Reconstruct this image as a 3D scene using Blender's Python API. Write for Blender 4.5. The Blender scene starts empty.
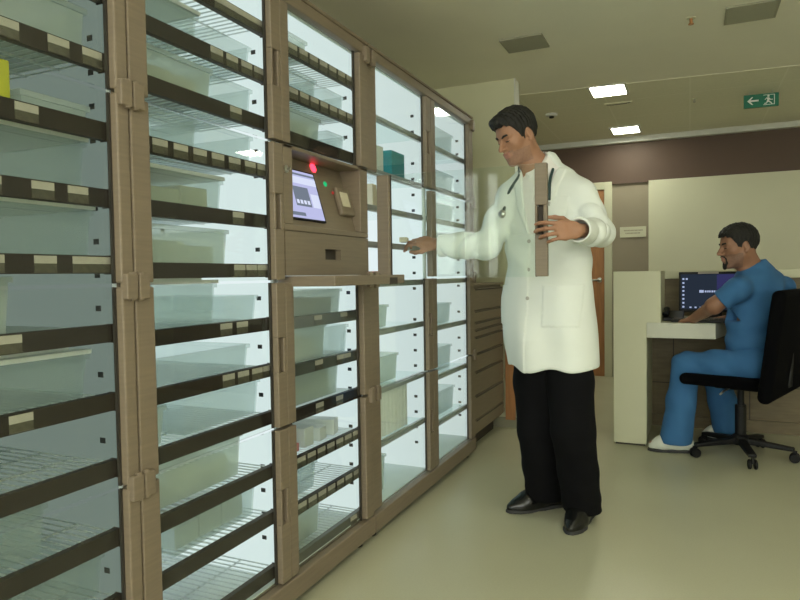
import bpy, bmesh, math, random
import numpy as np
from mathutils import Vector, Matrix
random.seed(7)
SC = bpy.context.scene
COL = SC.collection
PI = math.pi
# ------------------------------------------------------------------ camera
CAM_H, YAW, PIT, FPX = 1.08, math.radians(24.2), math.radians(2.19), 645.0
ROLL = .015
cd = bpy.data.cameras.new('camera'); cam = bpy.data.objects.new('camera', cd); COL.objects.link(cam)
cd.sensor_fit = 'HORIZONTAL'; cd.sensor_width = 36.0; cd.lens = FPX / 800 * 36; cd.clip_start = .05
cam.location = (0, 0, CAM_H)
cam.rotation_mode = 'QUATERNION'
cam.rotation_quaternion = (Matrix.Rotation(YAW,3,'Z') @ Matrix.Rotation(PI/2-PIT,3,'X') @ Matrix.Rotation(-ROLL,3,'Z')).to_quaternion()
SC.camera = cam
FW = np.array([-math.sin(YAW)*math.cos(PIT), math.cos(YAW)*math.cos(PIT), -math.sin(PIT)])
RT = np.array([math.cos(YAW), math.sin(YAW), 0.0])
UP = np.cross(RT, FW)
RC = RT*math.cos(ROLL)-UP*math.sin(ROLL); UC = UP*math.cos(ROLL)+RT*math.sin(ROLL)
EYE = np.array([0, 0, CAM_H])
def V(px, py, z):
    """world point seen at pixel (px,py) at view depth z (used to measure the photo)"""
    return EYE + z*(FW + RC*(px-400)/FPX + UC*(300-py)/FPX)

# ------------------------------------------------------------------ materials
def mat(name, rgb, rough=.6, metal=0.0, spec=.5, var=0.0, scale=20.0, stretch=(1,1,1), bump=0.0, bscale=None, sheen=0.0, coat=0.0, detail=4):
    m = bpy.data.materials.new(name); m.use_nodes = True
    nt = m.node_tree; b = nt.nodes['Principled BSDF']
    b.inputs['Base Color'].default_value = (*rgb, 1); b.inputs['Roughness'].default_value = rough
    b.inputs['Metallic'].default_value = metal; b.inputs['Specular IOR Level'].default_value = spec
    if sheen: b.inputs['Sheen Weight'].default_value = sheen
    if coat: b.inputs['Coat Weight'].default_value = coat
    tc = nt.nodes.new('ShaderNodeTexCoord'); mp = nt.nodes.new('ShaderNodeMapping')
    mp.inputs['Scale'].default_value = stretch
    nt.links.new(tc.outputs['Object'], mp.inputs['Vector'])
    n = nt.nodes.new('ShaderNodeTexNoise'); n.inputs['Scale'].default_value = scale; n.inputs['Detail'].default_value = detail
    nt.links.new(mp.outputs['Vector'], n.inputs['Vector'])
    if var:
        r = nt.nodes.new('ShaderNodeValToRGB')
        r.color_ramp.elements[0].position = .3; r.color_ramp.elements[1].position = .7
        r.color_ramp.elements[0].color = (*[c*(1-var) for c in rgb], 1)
        r.color_ramp.elements[1].color = (*[min(1, c*(1+var)) for c in rgb], 1)
        nt.links.new(n.outputs['Fac'], r.inputs['Fac']); nt.links.new(r.outputs['Color'], b.inputs['Base Color'])
    if bump:
        n2 = n
        if bscale:
            n2 = nt.nodes.new('ShaderNodeTexNoise'); n2.inputs['Scale'].default_value = bscale
            nt.links.new(mp.outputs['Vector'], n2.inputs['Vector'])
        bp = nt.nodes.new('ShaderNodeBump'); bp.inputs['Strength'].default_value = bump; bp.inputs['Distance'].default_value = .01
        nt.links.new(n2.outputs['Fac'], bp.inputs['Height']); nt.links.new(bp.outputs['Normal'], b.inputs['Normal'])
    return m
def emit(name, rgb, s):
    m = bpy.data.materials.new(name); m.use_nodes = True; nt = m.node_tree
    nt.nodes.clear(); e = nt.nodes.new('ShaderNodeEmission'); o = nt.nodes.new('ShaderNodeOutputMaterial')
    e.inputs['Color'].default_value = (*rgb, 1); e.inputs['Strength'].default_value = s
    nt.links.new(e.outputs[0], o.inputs['Surface']); return m
def glassy(name, tint, refl=1.0, rough=.03, milk=0.0, milkrgb=(.8,.86,.86)):
    m = bpy.data.materials.new(name); m.use_nodes = True; nt = m.node_tree; nt.nodes.clear()
    t = nt.nodes.new('ShaderNodeBsdfTransparent'); t.inputs['Color'].default_value = (*tint, 1)
    g = nt.nodes.new('ShaderNodeBsdfGlossy'); g.inputs['Roughness'].default_value = rough; g.inputs['Color'].default_value = (refl, refl, refl, 1)
    lw = nt.nodes.new('ShaderNodeLayerWeight'); lw.inputs['Blend'].default_value = .5
    pw_ = nt.nodes.new('ShaderNodeMath'); pw_.operation = 'POWER'; pw_.inputs[1].default_value = 5
    nt.links.new(lw.outputs['Facing'], pw_.inputs[0])
    f = nt.nodes.new('ShaderNodeMapRange'); f.inputs['To Min'].default_value = .03; f.inputs['To Max'].default_value = 1
    nt.links.new(pw_.outputs[0], f.inputs['Value'])
    mx = nt.nodes.new('ShaderNodeMixShader'); o = nt.nodes.new('ShaderNodeOutputMaterial')
    base = t
    if milk:
        d = nt.nodes.new('ShaderNodeBsdfDiffuse'); d.inputs['Color'].default_value = (*milkrgb, 1)
        tl = nt.nodes.new('ShaderNodeBsdfTranslucent'); tl.inputs['Color'].default_value = (*milkrgb, 1)
        md = nt.nodes.new('ShaderNodeMixShader'); md.inputs[0].default_value = .5
        nt.links.new(d.outputs[0], md.inputs[1]); nt.links.new(tl.outputs[0], md.inputs[2])
        mm = nt.nodes.new('ShaderNodeMixShader')
        tc = nt.nodes.new('ShaderNodeTexCoord'); n = nt.nodes.new('ShaderNodeTexNoise'); n.inputs['Scale'].default_value = 9
        mr = nt.nodes.new('ShaderNodeMapRange'); mr.inputs['To Min'].default_value = milk*.8; mr.inputs['To Max'].default_value = min(1, milk*1.2)
        nt.links.new(tc.outputs['Object'], n.inputs['Vector']); nt.links.new(n.outputs['Fac'], mr.inputs['Value'])
        nt.links.new(mr.outputs[0], mm.inputs[0])
        nt.links.new(t.outputs[0], mm.inputs[1]); nt.links.new(md.outputs[0], mm.inputs[2]); base = mm
    nt.links.new(f.outputs[0], mx.inputs[0]); nt.links.new(base.outputs[0], mx.inputs[1]); nt.links.new(g.outputs[0], mx.inputs[2])
    nt.links.new(mx.outputs[0], o.inputs['Surface']); return m

M = {}
M['laminate'] = mat('taupe_laminate', (.20,.156,.108), .5, var=.075, scale=6, stretch=(3,1.2,22), bump=.02)
M['laminate_dark'] = mat('taupe_laminate_shadow_gap', (.05,.04,.03), .7)  # darker laminate copy: shade put into recesses, also plain dark trim
M['lining'] = mat('white_lining', (.74,.79,.78), .5, var=.03, scale=8)
M['slot'] = mat('black_slot', (.012,.014,.016), .6)
M['lip'] = mat('brown_lip', (.024,.016,.013), .6, spec=.25, var=.15, scale=12, stretch=(1,6,1))
M['lip_grey'] = mat('grey_lip', (.085,.085,.077), .45, var=.1, scale=12)
M['label'] = mat('cream_label', (.45,.395,.34), .6, var=.06, scale=60)
M['label_shade'] = mat('label_holder', (.085,.072,.05), .4, var=.2, scale=80)  # the label holder's own dark lower half
M['wire'] = mat('pale_wire', (.62,.66,.66), .35, metal=.4)
M['glass'] = glassy('door_glass', (.95,.98,.965))
M['shelf_glass'] = glassy('glass_shelf', (.86,.93,.92))
M['rail'] = mat('steel_rail', (.42,.45,.45), .35, metal=.6, var=.08)
M['frost'] = glassy('frosted_plastic', (.93,.96,.95), .6, .25, milk=.20)
M['frost_dense'] = glassy('milky_plastic', (.9,.94,.92), .6, .3, milk=.36, milkrgb=(.9,.92,.87))
M['white_plastic'] = mat('white_plastic', (.78,.8,.78), .45, var=.04)
M['teal'] = mat('teal_carton', (.02,.27,.33), .5, var=.08)
M['yellow'] = mat('yellow_carton', (.55,.52,.03), .55, var=.08)
M['pink'] = mat('pink_carton', (.62,.25,.25), .55, var=.1)
M['card'] = mat('pale_carton', (.66,.6,.45), .6, var=.1)
M['green'] = mat('green_carton', (.32,.42,.17), .55, var=.1)
M['lamp'] = emit('cabinet_backlight', (.86,.98,.985), .90)
M['lamp_dim'] = emit('cabinet_backlight_dim', (.80,1.0,.90), .21)
M['panel_light'] = emit('ceiling_panel', (.985,1.0,.82), 34.0)

M['plaster'] = mat('ceiling_plaster', (.82,.79,.65), .9, var=.02, scale=3)
M['olive'] = mat('olive_paint', (.62,.61,.42), .85, var=.02, scale=3)
M['cream'] = mat('cream_paint', (.62,.61,.45), .7, var=.02, scale=3)
M['taupe'] = mat('taupe_paint', (.30,.255,.185), .75, var=.03, scale=4)
M['brown'] = mat('brown_paint', (.10,.060,.040), .62, var=.04, scale=4)
M['bright_paint'] = mat('bright_paint', (.8,.79,.72), .85, var=.02, scale=3)
M['white_trim'] = mat('white_trim', (.66,.66,.6), .6, var=.02)
M['door_wood'] = mat('orange_wood', (.42,.19,.07), .45, var=.18, scale=5, stretch=(6,6,.8))
M['steel'] = mat('brushed_steel', (.55,.55,.52), .3, metal=1)
M['black'] = mat('black_plastic', (.006,.006,.007), .5, spec=.3, var=.1)
M['black_fabric'] = mat('black_fabric', (.0022,.0022,.003), 1.0, spec=.08, var=.2, scale=200, bump=.1)
M['dark_wood'] = mat('dark_olive_wood', (.16,.125,.07), .6, var=.15, scale=4, stretch=(2,2,14))
M['desk'] = mat('cream_desk', (.60,.59,.42), .55, var=.02, scale=4)
M['desk_top'] = mat('pale_worktop', (.54,.54,.44), .35, var=.02)
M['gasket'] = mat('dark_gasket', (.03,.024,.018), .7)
M['grille'] = mat('olive_grille', (.31,.30,.22), .7)
M['grille_dark'] = mat('grille_gap', (.03,.03,.02), .9)
M['green_sign'] = mat('exit_green', (.0,.16,.09), .4, var=.05)
M['sign_white'] = mat('exit_white', (.75,.8,.75), .5)
M['baseboard'] = mat('baseboard_vinyl', (.25,.24,.17), .6)

def floor_mat():
    m = mat('vinyl_floor', (.48,.468,.330), .30, var=.035, scale=1.4, spec=.4)
    nt = m.node_tree; b = nt.nodes['Principled BSDF']
    sp = [n for n in nt.nodes if n.type == 'VALTORGB'][0]
    tc = [n for n in nt.nodes if n.type == 'TEX_COORD'][0]
    n = nt.nodes.new('ShaderNodeTexNoise'); n.inputs['Scale'].default_value = 160; n.inputs['Detail'].default_value = 2
    nt.links.new(tc.outputs['Object'], n.inputs['Vector'])
    mx = nt.nodes.new('ShaderNodeMixRGB'); mx.blend_type = 'OVERLAY'; mx.inputs[0].default_value = .08
    nt.links.new(sp.outputs['Color'], mx.inputs[1]); nt.links.new(n.outputs['Fac'], mx.inputs[2])
    nt.links.new(mx.outputs[0], b.inputs['Base Color'])
    n3 = nt.nodes.new('ShaderNodeTexNoise'); n3.inputs['Scale'].default_value = 3
    nt.links.new(tc.outputs['Object'], n3.inputs['Vector'])
    mr = nt.nodes.new('ShaderNodeMapRange'); mr.inputs['To Min'].default_value = .26; mr.inputs['To Max'].default_value = .4
    nt.links.new(n3.outputs['Fac'], mr.inputs['Value']); nt.links.new(mr.outputs[0], b.inputs['Roughness'])
    return m
M['floor'] = floor_mat()

# ------------------------------------------------------------------ mesh helpers
class MB:
    def __init__(s): s.v = []; s.f = []; s.mi = []; s.cur = 0
    def add(s, vs, fs):
        o = len(s.v); s.v += [tuple(map(float, p)) for p in vs]
        s.f += [tuple(i+o for i in f) for f in fs]; s.mi += [s.cur]*len(fs); return s
    def m(s, i): s.cur = i; return s
    def box(s, a, b, xf=None):
        (x0,y0,z0),(x1,y1,z1) = a, b
        x0,x1 = min(x0,x1),max(x0,x1); y0,y1 = min(y0,y1),max(y0,y1); z0,z1 = min(z0,z1),max(z0,z1)
        vs = [(x0,y0,z0),(x1,y0,z0),(x1,y1,z0),(x0,y1,z0),(x0,y0,z1),(x1,y0,z1),(x1,y1,z1),(x0,y1,z1)]
        if xf: vs = [tuple(xf @ Vector(p)) for p in vs]
        return s.add(vs, [(0,3,2,1),(4,5,6,7),(0,1,5,4),(1,2,6,5),(2,3,7,6),(3,0,4,7)])
    def prism(s, poly, ax, a, b):
        """extrude 2-D poly along axis ax between a and b; poly coords fill the other two axes in order"""
        n = len(poly)
        def P(p, h):
            q = list(p); q.insert(ax, h); return tuple(q)
        vs = [P(p, a) for p in poly] + [P(p, b) for p in poly]
        fs = [tuple(range(n-1, -1, -1)), tuple(range(n, 2*n))] + [(i, (i+1)%n, n+(i+1)%n, n+i) for i in range(n)]
        return s.add(vs, fs)
    def tube(s, pts, r, seg=8, cap=True):
        pts = [Vector(p) for p in pts]; rr = r if hasattr(r, '__len__') else [r]*len(pts)
        rings = []; t0 = (pts[1]-pts[0]).normalized()
        nrm = t0.orthogonal().normalized()
        for i, p in enumerate(pts):
            t = (pts[min(i+1, len(pts)-1)] - pts[max(i-1, 0)]).normalized()
            nrm = (nrm - t*nrm.dot(t)).normalized(); bn = t.cross(nrm)
            rings.append([tuple(p + (nrm*math.cos(2*PI*k/seg) + bn*math.sin(2*PI*k/seg))*rr[i]) for k in range(seg)])
        vs = sum(rings, []); fs = []
        for i in range(len(pts)-1):
            for k in range(seg):
                a = i*seg+k; b = i*seg+(k+1)%seg; fs.append((a, b, b+seg, a+seg))
        if cap: fs += [tuple(range(seg-1, -1, -1)), tuple(range((len(pts)-1)*seg, len(pts)*seg))]
        return s.add(vs, fs)
    def lathe(s, prof, c=(0,0,0), seg=24):
        vs = []; fs = []
        for r, z in prof:
            for k in range(seg):
                vs.append((c[0]+r*math.cos(2*PI*k/seg), c[1]+r*math.sin(2*PI*k/seg), c[2]+z))
        for i in range(len(prof)-1):
            for k in range(seg):
                a = i*seg+k; b = i*seg+(k+1)%seg; fs.append((a, b, b+seg, a+seg))
        fs += [tuple(range(seg-1, -1, -1)), tuple(range((len(prof)-1)*seg, len(prof)*seg))]
        return s.add(vs, fs)
    def build(s, name, mats, parent=None, bevel=0, smooth=False, loc=None, segs=2):
        me = bpy.data.meshes.new(name); me.from_pydata(s.v, [], s.f)
        for mm in (mats if isinstance(mats, (list, tuple)) else [mats]): me.materials.append(mm)
        me.polygons.foreach_set('material_index', s.mi)
        if smooth: me.polygons.foreach_set('use_smooth', [True]*len(s.f))
        me.validate(); me.update()
        o = bpy.data.objects.new(name, me); COL.objects.link(o)
        if bevel:
            bv = o.modifiers.new('bevel', 'BEVEL'); bv.width = bevel; bv.segments = segs; bv.limit_method = 'ANGLE'; bv.angle_limit = math.radians(40)
        if loc: o.location = loc
        if parent: o.parent = parent
        return o
def thing(name, label, cat, loc=(0,0,0), rotz=0, group=None):
    o = bpy.data.objects.new(name, None); COL.objects.link(o); o.empty_display_size = .1
    o.location = loc; o.rotation_euler = (0,0,rotz); return tag(o, label, cat, group)
def tag(o, label, cat, group=None, kind=None):
    o['label'] = label; o['category'] = cat
    if group: o['group'] = group
    if kind: o['kind'] = kind
    return o
def struct(o): o['kind'] = 'structure'; return o
def copy_tree(o, parent=None):
    c = o.copy(); COL.objects.link(c)
    if parent: c.parent = parent
    for ch in list(o.children): copy_tree(ch, c)
    return c
def box(a, b): return MB().box(a, b)

# ------------------------------------------------------------------ the room
CEIL = 2.42
struct(box((-5,-2.6,-.1),(3.4,7.1,0)).build('floor', M['floor']))
EY = lambda x: 4.848+.0817*(x+1.165)      # line where the plaster ceiling meets the tiles
pl = struct(MB().prism([(-5,-2.6),(3.4,-2.6),(3.4,EY(3.4)),(-5,EY(-5))], 2, CEIL, CEIL+.1).build('ceiling', M['plaster']))
def tile_mat():
    m = mat('ceiling_tile', (.76,.74,.58), .9, var=.03, scale=40)
    nt = m.node_tree; b = nt.nodes['Principled BSDF']
    tc = [n for n in nt.nodes if n.type == 'TEX_COORD'][0]; rp = [n for n in nt.nodes if n.type == 'VALTORGB'][0]
    br = nt.nodes.new('ShaderNodeTexBrick'); br.offset = 0; br.inputs['Scale'].default_value = 1
    br.inputs['Brick Width'].default_value = .6; br.inputs['Row Height'].default_value = .6; br.inputs['Mortar Size'].default_value = .006
    br.inputs['Mortar'].default_value = (.82,.80,.65,1)
    nt.links.new(tc.outputs['Object'], br.inputs['Vector'])
    nt.links.new(rp.outputs['Color'], br.inputs['Color1']); nt.links.new(rp.outputs['Color'], br.inputs['Color2'])
    nt.links.new(br.outputs['Color'], b.inputs['Base Color']); return m
M['tile'] = tile_mat()
struct(MB().prism([(-5,EY(-5)),(3.4,EY(3.4)),(3.4,7.1),(-5,7.1)], 2, CEIL+.006, CEIL+.1).build('ceiling_tiled', M['tile']))
struct(MB().prism([(-5,EY(-5)-.008),(3.4,EY(3.4)-.008),(3.4,EY(3.4)+.004),(-5,EY(-5)+.004)], 2, CEIL-.003, CEIL+.006).build('trim_1', M['plaster']))
struct(box((-1.95,-2.6,0),(-1.8,4.54,CEIL)).build('wall_left', M['olive']))
pw = MB(); pw.box((-5,4.42,0),(-1.104,4.54,CEIL)); pw.m(1).box((-1.104,4.418,0),(-1.098,4.542,CEIL))  # end face given a white layer for the light it catches
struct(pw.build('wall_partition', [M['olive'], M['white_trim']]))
struct(box((-5,6.95,0),(3.4,7.1,CEIL+.1)).build('wall_back', M['taupe']))
struct(box((3.25,-2.6,0),(3.4,7.1,CEIL)).build('wall_right', M['bright_paint']))
struct(box((-1.95,-2.75,0),(3.4,-2.6,CEIL)).build('wall_front', M['bright_paint']))
# glowing fill panel added behind the camera, unseen, to brighten ceiling and coat
M['daylight'] = emit('window_daylight', (.97,1.0,.90), 7.2)
wn = struct(box((-1.2,-2.598,.85),(2.8,-2.59,2.25)).build('window_1', M['daylight']))
wf = MB()
for x in (-1.25,.10,1.45,2.75): wf.box((x,-2.6,.80),(x+.06,-2.55,2.30))
wf.box((-1.25,-2.6,.80),(2.81,-2.55,.85)); wf.box((-1.25,-2.6,2.25),(2.81,-2.55,2.30)); wf.box((-1.27,-2.6,.76),(2.83,-2.48,.80))
wf.build('window_frame', M['white_trim'], wn)
struct(box((-5.1,4.4,0),(-5,7.1,CEIL)).build('wall_corridor', M['olive']))
struct(box((-5,6.925,1.975),(3.25,6.95,2.375)).build('trim_2', M['brown']))          # brown band
struct(box((-5,6.86,2.375),(3.25,6.95,CEIL+.006)).build('trim_3', M['white_trim']))   # cornice
struct(box((-.375,6.90,.0),(3.25,6.95,1.985)).build('trim_4', M['cream']))            # cream wall panel
struct(box((-1.30,4.405,0),(-1.098,4.42,.07)).build('baseboard_partition', M['baseboard']))
struct(box((-.72,6.935,0),(-.375,6.95,.07)).build('baseboard_back', M['baseboard']))
# the door in the back wall
fr = MB(); fr.box((-.80,6.905,0),(-.725,6.95,2.0)); fr.box((-1.74,6.905,0),(-1.665,6.95,2.0)); fr.box((-1.665,6.905,1.925),(-.80,6.95,2.0))
d = struct(box((-1.665,6.925,.005),(-.80,6.945,1.925)).build('door_1', M['door_wood']))
fo = fr.build('door_frame', M['cream'], d, bevel=.004)
h = MB(); h.tube([(-.85,6.92,1.0),(-.85,6.87,1.0),(-.99,6.87,1.0)], .011); h.lathe([(.0,0),(.026,0),(.026,.006),(0,.006)], seg=16)
for i in range(len(h.v)-64, len(h.v)):
    x,y,z = h.v[i]; h.v[i] = (-.85+x, 6.925-z, 1.0+y)
h.build('door_handle', M['steel'], d, smooth=True)
# narrow wooden board at the partition
tag(box((-1.178,4.40,.055),(-1.108,4.418,.86)).build('wooden_board', M['door_wood'], bevel=.003), 'narrow orange wooden board upright on the olive wall beside the taupe drawer cabinet', 'board')
# wall sign
sg = thing('wall_sign', 'small cream sign plate on the taupe wall beside the wooden door', 'sign', (-.525,6.95,1.483))
box((-.125,-.012,-.053),(.125,0,.053)).build('plate', M['cream'], sg, bevel=.002)
tx = MB()
for zz,w in ((.016,.085),(-.012,.07)):
    x = -w
    while x < w: tx.box((x,-.0135,zz-.006),(x+.008,-.0115,zz+.006)); x += .013
tx.build('lettering', M['taupe'], sg)

# ------------------------------------------------------------------ ceiling fittings
def ceil_light(x, y, label, w=.235, l=.285):
    t = thing('ceiling_light', label, 'ceiling light', (x,y,CEIL+(.006 if y > 4.9 else 0)), group='square ceiling lights')
    f = MB(); b = .018
    for a,c in (((-w/2-b,-l/2-b),(w/2+b,-l/2)),((-w/2-b,l/2),(w/2+b,l/2+b)),((-w/2-b,-l/2),(-w/2,l/2)),((w/2,-l/2),(w/2+b,l/2))):
        f.box((a[0],a[1],-.012),(c[0],c[1],0))
    f.build('frame', M['white_trim'], t)
    box((-w/2,-l/2,-.006),(w/2,l/2,-.0005)).build('diffuser', M['panel_light'], t)
ceil_light(-.55, 5.03, 'lit square ceiling light in the tiled ceiling above the doctor, nearer one')
ceil_light(-.555, 6.495, 'lit square ceiling light farther back, just before the brown wall band')
ceil_light(1.95, 5.75, 'lit square ceiling light far out past the seated person')
LIGHTS_NEAR = [(.6,1.8),(.6,.5),(.6,-.8),(1.95,.4),(.6,-1.9),(1.95,-1.2)]
for k,(x,y) in enumerate(LIGHTS_NEAR): ceil_light(x, y, 'square ceiling light in the plaster ceiling over the open floor')
def ceil_vent(x, y, w, l, label):
    t = thing('ceiling_vent', label, 'vent', (x,y,CEIL), group='ceiling vents')
    box((-w/2,-l/2,-.004),(w/2,l/2,-.0005)).build('backing', M['grille_dark'], t)
    f = MB(); b = .012
    for a,c in (((-w/2-b,-l/2-b),(w/2+b,-l/2)),((-w/2-b,l/2),(w/2+b,l/2+b)),((-w/2-b,-l/2),(-w/2,l/2)),((w/2,-l/2),(w/2+b,l/2))):
        f.box((a[0],a[1],-.01),(c[0],c[1],0))
    f.build('frame', M['grille'], t)
    s = MB()
    for i in range(9):
        yy = -l/2 + l*(i+.5)/9
        s.add([(-w/2,yy-.011,-.003),(w/2,yy-.011,-.003),(w/2,yy+.011,-.011),(-w/2,yy+.011,-.011),(-w/2,yy-.011,-.0045),(w/2,yy-.011,-.0045),(w/2,yy+.011,-.0125),(-w/2,yy+.011,-.0125)],
              [(0,1,2,3),(7,6,5,4),(0,4,5,1),(1,5,6,2),(2,6,7,3),(3,7,4,0)])
    s.build('slat', M['grille'], t)
ceil_vent(-.878, 3.775, .22, .20, 'square ceiling vent grille above the man in the white coat')
ceil_vent(.288, 3.855, .22, .22, 'square ceiling vent grille near the top right of the plaster ceiling')
sp = thing('sprinkler', 'small dark sprinkler head hanging from the plaster ceiling beside the vent', 'sprinkler', (.004,3.81,CEIL))
MB().lathe([(0,0),(.022,0),(.022,-.004),(0,-.004)]).build('collar', M['cream'], sp)
b_ = MB(); b_.lathe([(0,-.003),(.008,-.003),(.008,-.03),(.0,-.03)], seg=12); b_.lathe([(0,-.03),(.014,-.03),(.014,-.034),(0,-.034)], seg=12); b_.build('nozzle', M['door_wood'], sp)
s2 = thing('sprinkler', 'small sprinkler head hanging from the tiled ceiling behind the ceiling light', 'sprinkler', (.03,5.6,CEIL+.006))
MB().lathe([(0,0),(.02,0),(.02,-.004),(0,-.004)]).build('collar', M['cream'], s2)
b_ = MB(); b_.lathe([(0,-.003),(.007,-.003),(.007,-.03),(.0,-.03)], seg=12); b_.build('nozzle', M['grille'], s2)
sd = thing('smoke_detector', 'small round smoke detector on the tiled ceiling above the doctor', 'smoke detector', (-1.07,5.57,CEIL+.006))
MB().lathe([(0,0),(.05,0),(.05,-.012),(.042,-.022),(0,-.022)]).build('base', M['white_trim'], sd, smooth=False)
MB().lathe([(0,-.022),(.022,-.022),(.018,-.034),(0,-.034)]).build('sensor', M['grille_dark'], sd)
dv = thing('ceiling_diffuser', 'curved slot air diffuser in the tiled ceiling beside the square ceiling light', 'vent', (-.52,5.47,CEIL+.006))
a_ = MB()
a_.prism([(-.105,-.035),(.105,-.035),(.09,.03),(.05,.045),(-.05,.045),(-.09,.03)], 2, -.006, 0); a_.build('plate', M['tile'], dv)
a_ = MB(); a_.prism([(-.09,-.005),(-.05,.014),(.05,.014),(.09,-.005),(.09,-.02),(.05,0),(-.05,0),(-.09,-.02)], 2, -.0075, -.0055); a_.build('slot', M['grille_dark'], dv)
# exit sign
E0 = V(743,97,5.75); 
ex = thing('exit_sign', 'green emergency exit sign with white arrow and running figure hanging from the tiled ceiling', 'exit sign', (.372,5.60,2.305), math.radians(3))
box((0,-.012,0),(.232,.012,.098)).build('sign_board', M['green_sign'], ex, bevel=.002)
w_ = MB()
def flat(poly): w_.prism(poly[::-1] if False else poly, 1, -.0145, -.0115)
flat([(.022,.050),(.052,.078),(.062,.078),(.044,.056),(.098,.056),(.098,.044),(.044,.044),(.062,.022),(.052,.022)])
w_.build('arrow', M['sign_white'], ex)
w_ = MB()
flat([(.130,.012),(.205,.012),(.205,.088),(.130,.088),(.130,.084),(.200,.084),(.200,.016),(.130,.016)])
w_.lathe([(0,0),(.008,0),(.008,.003),(0,.003)], seg=12)
for i in range(len(w_.v)-48, len(w_.v)):
    x,y,z = w_.v[i]; w_.v[i] = (.163+x, -.0145+z, .077+y)
flat([(.150,.066),(.168,.066),(.178,.052),(.192,.052),(.192,.047),(.176,.046),(.172,.052),(.168,.040),(.182,.030),(.190,.017),(.183,.017),(.176,.026),(.160,.034),(.152,.022),(.136,.020),(.136,.026),(.149,.028),(.156,.054),(.150,.060),(.143,.050),(.138,.052)])
w_.build('running_figure', M['sign_white'], ex)
for x in (.04,.19): MB().tube([(x,0,.098),(x,0,.121)], .003).build('hanger', M['white_trim'], ex)
# ------------------------------------------------------------------ the storage cabinets (front glass plane at x = XF, rows along y)
XF = -1.18
DEPTH = .56
TOP = 1.968
ZB = [(.09,.583),(.587,1.044),(1.048,1.478),(1.482,1.926)]
WIRE_MESH = {}
def wire_mesh(w, d):
    key = (round(w,2), round(d,2))
    if key not in WIRE_MESH:
        b = MB(); n = int(w/.024); r = .0017
        for i in range(n+1):
            y = w*i/n; b.box((-d,y-r,-r),(0,y+r,r))
        for k in range(5):
            x = -d*k/4; b.box((x-r*1.5,0,-3.2*r),(x+r*1.5,w,-r))
        me = bpy.data.meshes.new('shelf'); me.from_pydata(b.v, [], b.f); me.materials.append(M['wire']); me.update()
        WIRE_MESH[key] = me
    return WIRE_MESH[key]
def label_mesh(w):
    if w not in WIRE_MESH:
        b = MB(); b.box((0,-w/2,.001),(.0022,w/2,.017)); b.m(1).box((0,-w/2,-.017),(.0018,w/2,.0))
        b.box((0,-w/2-.001,-.018),(.003,w/2+.001,-.0165))
        me = bpy.data.meshes.new('label'); me.from_pydata(b.v, [], b.f); me.materials.append(M['label']); me.materials.append(M['label_shade'])
        me.polygons.foreach_set('material_index', b.mi); me.update(); WIRE_MESH[w] = me
    return WIRE_MESH[w]
def link(name, me, parent, loc=(0,0,0)):
    o = bpy.data.objects.new(name, me); COL.objects.link(o); o.parent = parent; o.location = loc; return o
def wire_shelf(cab, ya, yb, z, labels, lip='lip', tilt=0, lw=.05):
    """z is the lip's top edge; labels: fractions along the lip"""
    w = yb-ya
    s = link('shelf', wire_mesh(w-.012, DEPTH-.10), cab, (-.055, ya+.006, z-.012)); s.rotation_euler = (0, -tilt, 0)
    lp = MB(); lp.box((0,0,-.040),(.006,w-.016,0)); lp.box((-.012,0,-.003),(0,w-.016,.0)); lp.box((-.012,0,-.040),(0,w-.016,-.037)); lp.box((-.014,-.001,-.042),(.007,.003,.001)); lp.box((-.014,w-.019,-.042),(.007,w-.015,.001))
    lo = lp.build('lip', M[lip], s, loc=(.028,.002,.012)); 
    for f in labels:
        l = link('label', label_mesh(lw), lo, (.0062, max(lw/2+.004, min(w-.02-lw/2, f*(w-.016))), -.020)); 
    return s
def glass_shelf(cab, ya, yb, z):
    w = yb-ya
    s = box((-DEPTH+.04,ya+.003,z-.010),(-.04,yb-.003,z-.002)).build('shelf', M['shelf_glass'], cab)
    r = MB(); r.box((-.04,ya+.003,z-.024),(-.026,yb-.003,z+.002)); r.box((-.026,ya+.003,z-.014),(-.022,yb-.003,z-.008)); r.build('shelf_rail', M['rail'], s)
    return s
def strip_bm(y0, y1, z0, z1, rec=None):
    """door edge strip; rec = (ya, yb, za, zb) finger recess"""
    b = MB(); xb, xf = -.012, .018
    if not rec: return b.box((xb,y0,z0),(xf,y1,z1))
    ya,yb,za,zb = rec
    b.box((xb,y0,z0),(xf,y1,za)); b.box((xb,y0,zb),(xf,y1,z1)); b.box((xb,y0,za),(xf,ya,zb))
    if yb < y1: b.box((xb,yb,za),(xf,y1,zb))
    b.m(1).box((xb,ya,za),(-.004,yb,zb)); b.m(0); return b
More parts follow.
